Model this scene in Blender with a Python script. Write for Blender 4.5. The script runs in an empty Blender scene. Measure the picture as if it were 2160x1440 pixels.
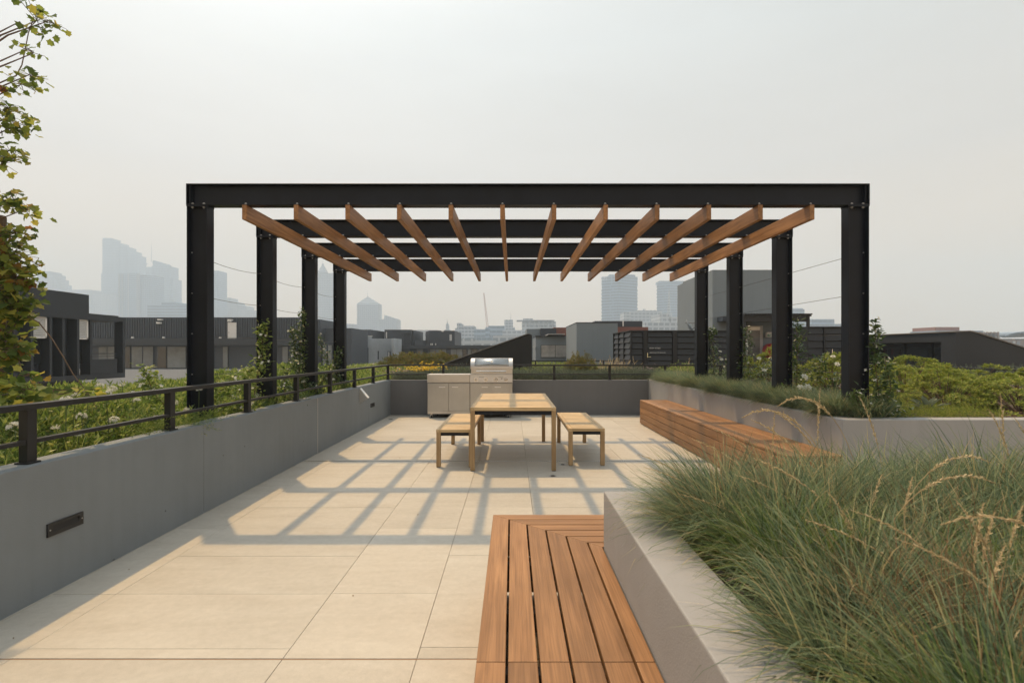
import bpy, bmesh, math, random
import numpy as np
from mathutils import Vector, Matrix

random.seed(7)
rng = np.random.default_rng(11)
scene = bpy.context.scene
col = scene.collection

# ------------------------------------------------------------------ camera
F_PX, VPX, HY, EYE = 1100.0, 1080.0, 740.0, 1.42      # photograph: 2160 x 1440, horizon at y = 740
cam_data = bpy.data.cameras.new('camera')
cam = bpy.data.objects.new('camera', cam_data)
col.objects.link(cam)
cam.location = (0, 0, EYE)
cam.rotation_euler = (math.radians(90), 0, 0)
cam_data.sensor_width = 36.0
cam_data.lens = 36.0 * F_PX / 2160.0
cam_data.shift_y = (HY - 720.0) / 2160.0
cam_data.clip_start = 0.05
cam_data.clip_end = 9000
cam_data.dof.use_dof = True
cam_data.dof.focus_distance = 7.0
cam_data.dof.aperture_fstop = 5.0
scene.camera = cam

# ------------------------------------------------------------------ sun and sky
SX, SY = -0.30, 0.416                                   # towards the sun, per metre of height
sun_dir = Vector((SX, SY, 1.0)).normalized()
SUN_EL = math.asin(sun_dir.z)
SUN_AZ = math.atan2(sun_dir.x, sun_dir.y)               # from +Y towards +X
sun_data = bpy.data.lights.new('sun', 'SUN')
sun_data.energy = 3.8
sun_data.color = (1.0, 0.66, 0.31)
sun_data.angle = math.radians(0.9)
sun = bpy.data.objects.new('sun', sun_data)
col.objects.link(sun)
sun.rotation_euler = (-sun_dir).to_track_quat('-Z', 'Y').to_euler()
sun.location = (-30, 40, 100)

world = bpy.data.worlds.new('World')
scene.world = world
world.use_nodes = True
wn, wl = world.node_tree.nodes, world.node_tree.links
wn.clear()
w_out = wn.new('ShaderNodeOutputWorld')
w_bg = wn.new('ShaderNodeBackground')
w_sky = wn.new('ShaderNodeTexSky')
w_sky.sky_type = 'NISHITA'
w_sky.sun_disc = False
w_sky.sun_elevation = SUN_EL
w_sky.sun_rotation = SUN_AZ
w_sky.altitude = 50
w_sky.air_density = 1.0
w_sky.dust_density = 9.0
w_sky.ozone_density = 1.0
# thick bushfire smoke: the clear-sky colours are washed out and the vertical fall-off is flattened
w_hsv = wn.new('ShaderNodeHueSaturation')
w_hsv.inputs['Saturation'].default_value = 0.22
w_mix = wn.new('ShaderNodeMix'); w_mix.data_type = 'RGBA'
w_mix.inputs['Factor'].default_value = 0.48
w_ramp = wn.new('ShaderNodeValToRGB')
w_tc = wn.new('ShaderNodeTexCoord')
w_sep = wn.new('ShaderNodeSeparateXYZ')
wl.new(w_tc.outputs['Generated'], w_sep.inputs[0])
wl.new(w_sep.outputs['Z'], w_ramp.inputs[0])
cr = w_ramp.color_ramp
cr.elements[0].position = 0.0;  cr.elements[0].color = (17.5, 12.2, 6.8, 1)
cr.elements[1].position = 1.0;  cr.elements[1].color = (8.9, 10.0, 10.2, 1)
for p_, c_ in ((0.14, (15.0, 10.7, 6.5)), (0.30, (9.9, 8.9, 7.7)), (0.5, (8.4, 8.8, 8.4))):
    e = cr.elements.new(p_); e.color = (*c_, 1)
wl.new(w_sky.outputs[0], w_hsv.inputs['Color'])
wl.new(w_hsv.outputs[0], w_mix.inputs['A'])
wl.new(w_ramp.outputs[0], w_mix.inputs['B'])
w_map = wn.new('ShaderNodeMapping'); w_map.inputs['Scale'].default_value = (1.2, 1.2, 5.0); w_map.inputs['Rotation'].default_value = (0.0, 0.12, 0.0)
w_nz = wn.new('ShaderNodeTexNoise'); w_nz.inputs['Scale'].default_value = 1.6; w_nz.inputs['Detail'].default_value = 5; w_nz.inputs['Roughness'].default_value = 0.55
w_mr = wn.new('ShaderNodeMapRange'); w_mr.inputs['From Min'].default_value = 0.3; w_mr.inputs['From Max'].default_value = 0.7; w_mr.inputs['To Min'].default_value = 0.955; w_mr.inputs['To Max'].default_value = 1.035
wl.new(w_tc.outputs['Generated'], w_map.inputs[0]); wl.new(w_map.outputs[0], w_nz.inputs['Vector']); wl.new(w_nz.outputs['Fac'], w_mr.inputs['Value'])
w_vm = wn.new('ShaderNodeVectorMath'); w_vm.operation = 'SCALE'
wl.new(w_mix.outputs['Result'], w_vm.inputs[0]); wl.new(w_mr.outputs[0], w_vm.inputs['Scale'])
wl.new(w_vm.outputs[0], w_bg.inputs['Color'])
w_bg.inputs['Strength'].default_value = 0.13
wl.new(w_bg.outputs[0], w_out.inputs['Surface'])

# ------------------------------------------------------------------ exposure and renderer
scene.view_settings.view_transform = 'Standard'
scene.view_settings.look = 'None'
scene.view_settings.exposure = 0.0
scene.view_settings.gamma = 1.0
scene.view_settings.use_curve_mapping = False
scene.cycles.use_denoising = True
scene.cycles.max_bounces = 8
scene.cycles.diffuse_bounces = 3
scene.cycles.glossy_bounces = 3
scene.cycles.transmission_bounces = 4
scene.cycles.transparent_max_bounces = 8
scene.cycles.volume_bounces = 2
scene.cycles.sample_clamp_indirect = 6.0

# ------------------------------------------------------------------ helpers: places
def P(px, py, y):
    """point of the photograph's pixel at the distance y in front of the camera"""
    return Vector(((px - VPX) / F_PX * y, y, EYE - (py - HY) / F_PX * y))
def PX(px, y): return (px - VPX) / F_PX * y
def PZ(py, y): return EYE - (py - HY) / F_PX * y

# ------------------------------------------------------------------ helpers: objects
ORG = {}
def org(o): return ORG.get(o.name, Vector((0, 0, 0))) if o else Vector((0, 0, 0))
def tag(o, label=None, cat=None, group=None, kind=None):
    if label: o['label'] = label
    if cat: o['category'] = cat
    if group: o['group'] = group
    if kind: o['kind'] = kind
    return o
def thing(name, loc, label, cat, group=None):
    o = bpy.data.objects.new(name, None)
    o.empty_display_size = 0.1
    col.objects.link(o)
    o.location = loc
    ORG[o.name] = Vector(loc)
    return tag(o, label, cat, group)
def link_mesh(name, me, parent=None, mat=None, origin=None):
    o = bpy.data.objects.new(name, me)
    col.objects.link(o)
    if parent is not None:
        o.parent = parent
        ORG[o.name] = org(parent)
    if mat and not me.materials: me.materials.append(mat)
    return o
def copy_tree(o, parent=None):
    c = o.copy(); col.objects.link(c)
    if parent is not None: c.parent = parent
    for ch in o.children: copy_tree(ch, c)
    return c

class MB:
    """collects solid pieces in world coordinates"""
    def __init__(self): self.v, self.f = [], []
    def add(self, vs, fs):
        n = len(self.v); self.v += [tuple(a) for a in vs]; self.f += [tuple(i + n for i in q) for q in fs]; return self
    def box(self, x0, x1, y0, y1, z0, z1):
        x0, x1 = min(x0, x1), max(x0, x1); y0, y1 = min(y0, y1), max(y0, y1); z0, z1 = min(z0, z1), max(z0, z1)
        vs = [(x0,y0,z0),(x1,y0,z0),(x1,y1,z0),(x0,y1,z0),(x0,y0,z1),(x1,y0,z1),(x1,y1,z1),(x0,y1,z1)]
        return self.add(vs, [(0,3,2,1),(4,5,6,7),(0,1,5,4),(1,2,6,5),(2,3,7,6),(3,0,4,7)])
    def obox(self, c, sx, sy, sz, M):
        vs = [Vector(c) + M @ Vector((x*sx/2, y*sy/2, z*sz/2)) for z in (-1,1) for x,y in ((-1,-1),(1,-1),(1,1),(-1,1))]
        return self.add(vs, [(0,3,2,1),(4,5,6,7),(0,1,5,4),(1,2,6,5),(2,3,7,6),(3,0,4,7)])
    def prism(self, poly, a, b, axis):
        """poly: 2-D outline; axis 'x': poly is (y,z), 'y': (x,z), 'z': (x,y)"""
        def p3(u, v, t): return {'x': (t,u,v), 'y': (u,t,v), 'z': (u,v,t)}[axis]
        n = len(poly)
        vs = [p3(u,v,a) for u,v in poly] + [p3(u,v,b) for u,v in poly]
        fs = [tuple(range(n)), tuple(range(2*n-1, n-1, -1))]
        fs += [(i, n+i, n+(i+1)%n, (i+1)%n) for i in range(n)]
        return self.add(vs, fs)
    def tube(self, pts, r, n=8, caps=True):
        pts = [Vector(p) for p in pts]
        rs = r if isinstance(r, (list, tuple)) else [r]*len(pts)
        vs, fs = [], []
        up = Vector((0,0,1))
        t0 = (pts[1]-pts[0]).normalized()
        a = t0.orthogonal().normalized()
        for i, p in enumerate(pts):
            t = (pts[min(i+1,len(pts)-1)] - pts[max(i-1,0)]).normalized()
            a = (a - t*a.dot(t)).normalized()
            b = t.cross(a)
            for k in range(n):
                th = 2*math.pi*k/n
                vs.append(p + (a*math.cos(th) + b*math.sin(th))*rs[i])
        for i in range(len(pts)-1):
            for k in range(n):
                fs.append((i*n+k, i*n+(k+1)%n, (i+1)*n+(k+1)%n, (i+1)*n+k))
        if caps:
            fs.append(tuple(range(n-1,-1,-1))); fs.append(tuple((len(pts)-1)*n+k for k in range(n)))
        return self.add(vs, fs)
    def cyl(self, p0, p1, r, n=12): return self.tube([p0, p1], r, n)
    def ball(self, c, r, nu=8, nv=6, sc=(1,1,1)):
        c = Vector(c); vs, fs = [], []
        for j in range(1, nv):
            ph = math.pi*j/nv
            for i in range(nu):
                th = 2*math.pi*i/nu
                vs.append(c + Vector((sc[0]*math.sin(ph)*math.cos(th), sc[1]*math.sin(ph)*math.sin(th), sc[2]*math.cos(ph)))*r)
        vs.append(c+Vector((0,0,sc[2]*r))); vs.append(c-Vector((0,0,sc[2]*r)))
        T, B = len(vs)-2, len(vs)-1
        for j in range(nv-2):
            for i in range(nu):
                fs.append((j*nu+i, (j+1)*nu+i, (j+1)*nu+(i+1)%nu, j*nu+(i+1)%nu))
        for i in range(nu):
            fs.append((T, i, (i+1)%nu)); fs.append((B, (nv-2)*nu+(i+1)%nu, (nv-2)*nu+i))
        return self.add(vs, fs)
    def mesh(self, name, mat, origin=Vector((0,0,0)), smooth=False):
        me = bpy.data.meshes.new(name)
        me.from_pydata([(a[0]-origin[0], a[1]-origin[1], a[2]-origin[2]) for a in self.v], [], self.f)
        bm = bmesh.new(); bm.from_mesh(me); bmesh.ops.recalc_face_normals(bm, faces=bm.faces); bm.to_mesh(me); bm.free()
        if smooth: me.polygons.foreach_set('use_smooth', [True]*len(me.polygons))
        if mat: me.materials.append(mat)
        return me
    def build(self, name, mat, parent=None, bevel=0.0, smooth=False, seg=2):
        me = self.mesh(name, mat, org(parent), smooth)
        o = link_mesh(name, me, parent)
        if bevel > 0:
            m = o.modifiers.new('bevel', 'BEVEL'); m.width = bevel; m.segments = seg; m.limit_method = 'ANGLE'; m.angle_limit = math.radians(40)
        return o
def box(name, mat, parent, x0, x1, y0, y1, z0, z1, bevel=0.0):
    return MB().box(x0,x1,y0,y1,z0,z1).build(name, mat, parent, bevel)
def pbox(mb, px0, px1, py0, py1, y, depth):
    """box whose front face covers the pixels at distance y"""
    return mb.box(PX(px0,y), PX(px1,y), y, y+depth, PZ(py1,y), PZ(py0,y))

def np_mesh(name, V, F, mat, smooth=False):
    V = np.asarray(V, dtype=np.float32).reshape(-1,3); F = np.asarray(F, dtype=np.int32)
    me = bpy.data.meshes.new(name)
    nf, k = F.shape
    me.vertices.add(len(V)); me.vertices.foreach_set('co', V.ravel())
    me.loops.add(nf*k); me.loops.foreach_set('vertex_index', F.ravel())
    me.polygons.add(nf)
    me.polygons.foreach_set('loop_start', np.arange(0, nf*k, k, dtype=np.int32))
    me.polygons.foreach_set('loop_total', np.full(nf, k, dtype=np.int32))
    if smooth: me.polygons.foreach_set('use_smooth', np.ones(nf, dtype=bool))
    me.update(calc_edges=True)
    if mat: me.materials.append(mat)
    return me

# ------------------------------------------------------------------ helpers: materials
def new_mat(name):
    m = bpy.data.materials.new(name); m.use_nodes = True
    n = m.node_tree.nodes; l = m.node_tree.links
    return m, n, l, n['Principled BSDF']
def solid(name, c, rough=0.6, metal=0.0, var=0.12, scale=3.0, bump=0.0, bscale=60.0, rnd=0.0, stretch=(1,1,1), spec=0.5, streak=0.0):
    """plain surface with cloudy unevenness, fine relief and a shift of tone from object to object"""
    m, n, l, b = new_mat(name)
    tc = n.new('ShaderNodeTexCoord'); mp = n.new('ShaderNodeMapping'); mp.inputs['Scale'].default_value = stretch
    l.new(tc.outputs['Object'], mp.inputs[0])
    nz = n.new('ShaderNodeTexNoise'); nz.inputs['Scale'].default_value = scale; nz.inputs['Detail'].default_value = 6; nz.inputs['Roughness'].default_value = 0.6
    l.new(mp.outputs[0], nz.inputs['Vector'])
    mr = n.new('ShaderNodeMapRange'); mr.inputs['From Min'].default_value = 0.25; mr.inputs['From Max'].default_value = 0.75
    mr.inputs['To Min'].default_value = 1-var; mr.inputs['To Max'].default_value = 1+var
    l.new(nz.outputs['Fac'], mr.inputs['Value'])
    val = mr.outputs[0]
    if streak > 0:
        m2 = n.new('ShaderNodeMapping'); m2.inputs['Scale'].default_value = (9, 9, 0.5); l.new(tc.outputs['Object'], m2.inputs[0])
        n2 = n.new('ShaderNodeTexNoise'); n2.inputs['Scale'].default_value = 1.6; n2.inputs['Detail'].default_value = 5; l.new(m2.outputs[0], n2.inputs['Vector'])
        r2 = n.new('ShaderNodeMapRange'); r2.inputs['From Min'].default_value = 0.45; r2.inputs['From Max'].default_value = 0.8; r2.inputs['To Min'].default_value = 1; r2.inputs['To Max'].default_value = 1-streak
        l.new(n2.outputs['Fac'], r2.inputs['Value'])
        mu = n.new('ShaderNodeMath'); mu.operation = 'MULTIPLY'; l.new(val, mu.inputs[0]); l.new(r2.outputs[0], mu.inputs[1]); val = mu.outputs[0]
    if rnd > 0:
        oi = n.new('ShaderNodeObjectInfo'); r3 = n.new('ShaderNodeMapRange'); r3.inputs['To Min'].default_value = 1-rnd; r3.inputs['To Max'].default_value = 1+rnd
        l.new(oi.outputs['Random'], r3.inputs['Value'])
        mu = n.new('ShaderNodeMath'); mu.operation = 'MULTIPLY'; l.new(val, mu.inputs[0]); l.new(r3.outputs[0], mu.inputs[1]); val = mu.outputs[0]
    vm = n.new('ShaderNodeVectorMath'); vm.operation = 'SCALE'; vm.inputs[0].default_value = c[:3]
    l.new(val, vm.inputs['Scale']); l.new(vm.outputs[0], b.inputs['Base Color'])
    b.inputs['Roughness'].default_value = rough; b.inputs['Metallic'].default_value = metal
    b.inputs['Specular IOR Level'].default_value = spec
    if bump > 0:
        nb = n.new('ShaderNodeTexNoise'); nb.inputs['Scale'].default_value = bscale; nb.inputs['Detail'].default_value = 4
        l.new(mp.outputs[0], nb.inputs['Vector'])
        bp = n.new('ShaderNodeBump'); bp.inputs['Strength'].default_value = bump; bp.inputs['Distance'].default_value = 0.004
        l.new(nb.outputs['Fac'], bp.inputs['Height']); l.new(bp.outputs[0], b.inputs['Normal'])
    return m
def wood(name, c_dark, c_light, axis, rough=0.55, rnd=0.13, fine=1.0):
    """grain drawn out along one axis, each board shifted and toned on its own"""
    m, n, l, b = new_mat(name)
    tc = n.new('ShaderNodeTexCoord'); oi = n.new('ShaderNodeObjectInfo')
    off = n.new('ShaderNodeVectorMath'); off.operation = 'SCALE'; off.inputs[0].default_value = (13.1, 7.7, 5.3); l.new(oi.outputs['Random'], off.inputs['Scale'])
    ad = n.new('ShaderNodeVectorMath'); ad.operation = 'ADD'; l.new(tc.outputs['Object'], ad.inputs[0]); l.new(off.outputs[0], ad.inputs[1])
    s = {'x': (1.1, 26, 26), 'y': (26, 1.1, 26), 'z': (26, 26, 1.1)}[axis]
    mp = n.new('ShaderNodeMapping'); mp.inputs['Scale'].default_value = tuple(k*fine for k in s); l.new(ad.outputs[0], mp.inputs[0])
    nz = n.new('ShaderNodeTexNoise'); nz.inputs['Scale'].default_value = 1.0; nz.inputs['Detail'].default_value = 8; nz.inputs['Roughness'].default_value = 0.62; nz.inputs['Distortion'].default_value = 1.1
    l.new(mp.outputs[0], nz.inputs['Vector'])
    rp = n.new('ShaderNodeValToRGB'); rp.color_ramp.elements[0].position = 0.32; rp.color_ramp.elements[1].position = 0.68
    rp.color_ramp.elements[0].color = (*c_dark, 1); rp.color_ramp.elements[1].color = (*c_light, 1)
    l.new(nz.outputs['Fac'], rp.inputs[0])
    # pores
    s2 = {'x': (3, 220, 220), 'y': (220, 3, 220), 'z': (220, 220, 3)}[axis]
    mp2 = n.new('ShaderNodeMapping'); mp2.inputs['Scale'].default_value = s2; l.new(ad.outputs[0], mp2.inputs[0])
    n2 = n.new('ShaderNodeTexNoise'); n2.inputs['Scale'].default_value = 1.0; n2.inputs['Detail'].default_value = 3; l.new(mp2.outputs[0], n2.inputs['Vector'])
    r2 = n.new('ShaderNodeMapRange'); r2.inputs['From Min'].default_value = 0.3; r2.inputs['From Max'].default_value = 0.6; r2.inputs['To Min'].default_value = 0.78; r2.inputs['To Max'].default_value = 1.06
    l.new(n2.outputs['Fac'], r2.inputs['Value'])
    # weathering patches
    n3 = n.new('ShaderNodeTexNoise'); n3.inputs['Scale'].default_value = 2.3; n3.inputs['Detail'].default_value = 3; l.new(ad.outputs[0], n3.inputs['Vector'])
    r3 = n.new('ShaderNodeMapRange'); r3.inputs['From Min'].default_value = 0.3; r3.inputs['From Max'].default_value = 0.7; r3.inputs['To Min'].default_value = 0.86; r3.inputs['To Max'].default_value = 1.12
    l.new(n3.outputs['Fac'], r3.inputs['Value'])
    r4 = n.new('ShaderNodeMapRange'); r4.inputs['To Min'].default_value = 1-rnd; r4.inputs['To Max'].default_value = 1+rnd; l.new(oi.outputs['Random'], r4.inputs['Value'])
    m1 = n.new('ShaderNodeMath'); m1.operation = 'MULTIPLY'; l.new(r2.outputs[0], m1.inputs[0]); l.new(r3.outputs[0], m1.inputs[1])
    m2 = n.new('ShaderNodeMath'); m2.operation = 'MULTIPLY'; l.new(m1.outputs[0], m2.inputs[0]); l.new(r4.outputs[0], m2.inputs[1])
    vm = n.new('ShaderNodeVectorMath'); vm.operation = 'SCALE'; l.new(rp.outputs[0], vm.inputs[0]); l.new(m2.outputs[0], vm.inputs['Scale'])
    l.new(vm.outputs[0], b.inputs['Base Color'])
    b.inputs['Roughness'].default_value = rough; b.inputs['Specular IOR Level'].default_value = 0.35
    bp = n.new('ShaderNodeBump'); bp.inputs['Strength'].default_value = 0.25; bp.inputs['Distance'].default_value = 0.002
    l.new(n2.outputs['Fac'], bp.inputs['Height']); l.new(bp.outputs[0], b.inputs['Normal'])
    return m
def leafy(name, stops, rough=0.5, trans=0.35, spec=0.3):
    """leaves: a colour of its own for every leaf, some light passing through"""
    m, n, l, b = new_mat(name)
    g = n.new('ShaderNodeNewGeometry'); rp = n.new('ShaderNodeValToRGB')
    rp.color_ramp.elements[0].position = stops[0][0]; rp.color_ramp.elements[0].color = (*stops[0][1], 1)
    rp.color_ramp.elements[1].position = stops[-1][0]; rp.color_ramp.elements[1].color = (*stops[-1][1], 1)
    for p, c in stops[1:-1]:
        e = rp.color_ramp.elements.new(p); e.color = (*c, 1)
    l.new(g.outputs['Random Per Island'], rp.inputs[0])
    l.new(rp.outputs[0], b.inputs['Base Color'])
    b.inputs['Roughness'].default_value = rough; b.inputs['Specular IOR Level'].default_value = spec
    if trans > 0:
        t = n.new('ShaderNodeBsdfTranslucent'); l.new(rp.outputs[0], t.inputs['Color'])
        mx = n.new('ShaderNodeMixShader'); mx.inputs[0].default_value = trans
        out = n['Material Output']
        l.new(b.outputs[0], mx.inputs[1]); l.new(t.outputs[0], mx.inputs[2]); l.new(mx.outputs[0], out.inputs['Surface'])
    return m
def glass_mat(name, c, rough=0.08):
    m, n, l, b = new_mat(name)
    b.inputs['Base Color'].default_value = (*c, 1); b.inputs['Roughness'].default_value = rough
    b.inputs['Specular IOR Level'].default_value = 0.6
    return m
def facade(name, wall, win, sx, sz, frac=0.55, vert=0.75):
    """distant wall with rows of windows too small to build one by one"""
    m, n, l, b = new_mat(name)
    tc = n.new('ShaderNodeTexCoord'); sp = n.new('ShaderNodeSeparateXYZ'); l.new(tc.outputs['Object'], sp.inputs[0])
    xy = n.new('ShaderNodeMath'); xy.operation = 'ADD'; l.new(sp.outputs['X'], xy.inputs[0]); l.new(sp.outputs['Y'], xy.inputs[1])
    def band(src, period, f):
        d = n.new('ShaderNodeMath'); d.operation = 'DIVIDE'; l.new(src, d.inputs[0]); d.inputs[1].default_value = period
        fr = n.new('ShaderNodeMath'); fr.operation = 'FRACT'; l.new(d.outputs[0], fr.inputs[0])
        lt = n.new('ShaderNodeMath'); lt.operation = 'LESS_THAN'; l.new(fr.outputs[0], lt.inputs[0]); lt.inputs[1].default_value = f
        return lt.outputs[0]
    a = band(xy.outputs[0], sx, vert); c = band(sp.outputs['Z'], sz, frac)
    mu = n.new('ShaderNodeMath'); mu.operation = 'MULTIPLY'; l.new(a, mu.inputs[0]); l.new(c, mu.inputs[1])
    mx = n.new('ShaderNodeMix'); mx.data_type = 'RGBA'; l.new(mu.outputs[0], mx.inputs['Factor'])
    mx.inputs['A'].default_value = (*wall, 1); mx.inputs['B'].default_value = (*win, 1)
    l.new(mx.outputs['Result'], b.inputs['Base Color']); b.inputs['Roughness'].default_value = 0.6
    return m

# ------------------------------------------------------------------ helpers: foliage (numpy)
def unit(a): return a / np.maximum(np.linalg.norm(a, axis=-1, keepdims=True), 1e-9)
LEAF2 = (np.array([(0,0,0),(0.42,0.5,0.10),(1,0,-0.06),(0.42,-0.5,0.10)]), np.array([(0,2,1),(0,3,2)]))
LEAF4 = (np.array([(0,0,0),(0.28,0.42,0.07),(0.28,-0.42,0.07),(0.66,0.38,0.06),(0.66,-0.38,0.06),(1,0,-0.10),(0.45,0,-0.02)]),
         np.array([(0,6,1),(0,2,6),(1,6,3),(2,4,6),(3,6,5),(4,5,6)]))
LOBED = (np.array([(0,0,0),(0.18,0.20,0.03),(0.30,0.60,0.10),(0.50,0.42,0.06),(0.74,0.46,0.06),(0.80,0.26,0.03),(1.02,0,-0.10),
                   (0.80,-0.26,0.03),(0.74,-0.46,0.06),(0.50,-0.42,0.06),(0.30,-0.60,0.10),(0.18,-0.20,0.03),(0.45,0,-0.03)]),
         np.array([(12,i,i+1) for i in range(0,11)] + [(12,11,0)]))
def leaves(pos, d, nrm, L, W, shape=LEAF2):
    """pos, d, nrm: (N,3); L, W: (N,)"""
    S, T = shape
    pos = np.asarray(pos, float); d = unit(np.asarray(d, float)); nrm = np.asarray(nrm, float)
    s = unit(np.cross(nrm, d)); u = np.cross(d, s)
    L = np.broadcast_to(L, (len(pos),)); W = np.broadcast_to(W, (len(pos),))
    V = pos[:,None,:] + S[None,:,0,None]*L[:,None,None]*d[:,None,:] + S[None,:,1,None]*W[:,None,None]*s[:,None,:] + S[None,:,2,None]*L[:,None,None]*u[:,None,:]
    F = T[None] + (np.arange(len(pos))*len(S))[:,None,None]
    return V.reshape(-1,3), F.reshape(-1,3)
def join(parts):
    Vs, Fs, n = [], [], 0
    for V, F in parts:
        Vs.append(V); Fs.append(F+n); n += len(V)
    return np.concatenate(Vs), np.concatenate(Fs)
def shoots(base, axis, slen, m, L, W, elev=(20,70), shape=LEAF2, start=0.2):
    """leafy shoots: m leaves whorled round each axis"""
    N = len(base); base = np.asarray(base, float); axis = unit(np.asarray(axis, float))
    slen = np.broadcast_to(slen, (N,))
    a = unit(np.cross(axis, rng.normal(size=(N,3)))); b = np.cross(axis, a)
    t = np.linspace(start, 1, m)
    th = np.arange(m)*2.4 + rng.uniform(0,6.28,(N,1))
    el = np.radians(np.linspace(elev[0], elev[1], m))[None] + rng.normal(0,0.18,(N,m))
    rad = a[:,None]*np.cos(th)[...,None] + b[:,None]*np.sin(th)[...,None]
    d = rad*np.cos(el)[...,None] + axis[:,None]*np.sin(el)[...,None]
    nr = axis[:,None]*np.cos(el)[...,None] - rad*np.sin(el)[...,None]
    pos = base[:,None] + axis[:,None]*(t[None]*slen[:,None])[...,None]
    Ls = L*rng.uniform(0.7,1.25,(N,m))
    return leaves(pos.reshape(-1,3), d.reshape(-1,3), nr.reshape(-1,3), Ls.ravel(), (Ls*W/L).ravel(), shape)
def blades(base, az, lean, length, width, droop, K=4):
    """grass blades: ribbons that leave the ground leaning by 'lean' (radians from upright) and bend over by 'droop'"""
    N = len(base); base = np.asarray(base, float)
    h = np.stack([np.cos(az), np.sin(az), np.zeros(N)], 1); up = np.array([0,0,1.0])
    tw = az + np.pi/2 + rng.normal(0,0.7,N)
    side = np.stack([np.cos(tw), np.sin(tw), np.zeros(N)], 1)
    pts = [base]; p = base
    for k in range(K):
        ang = lean + droop*((k+0.5)/K)**1.4
        p = p + (h*np.sin(ang)[:,None] + up*np.cos(ang)[:,None])*(length/K)[:,None]
        pts.append(p)
    V = np.zeros((N, 2*K+1, 3))
    for k in range(K):
        w = (width*(1-0.75*(k/K)**1.5)*0.5)[:,None]
        V[:,2*k] = pts[k]-side*w; V[:,2*k+1] = pts[k]+side*w
    V[:,2*K] = pts[K]
    T = []
    for k in range(K-1):
        T += [(2*k,2*k+1,2*k+3),(2*k,2*k+3,2*k+2)]
    T.append((2*K-2,2*K-1,2*K))
    F = np.array(T)[None] + (np.arange(N)*(2*K+1))[:,None,None]
    return V.reshape(-1,3), F.reshape(-1,3)
def vnoise(x, y, s, seed=0):
    """cheap smooth noise for uneven planting"""
    return (np.sin(x*s*1.3+seed)+np.sin(y*s*1.7+seed*2.1)+np.sin((x+y)*s*0.9+seed*0.7)+np.sin((x*0.6-y)*s*2.3+seed*1.3))/4

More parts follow.
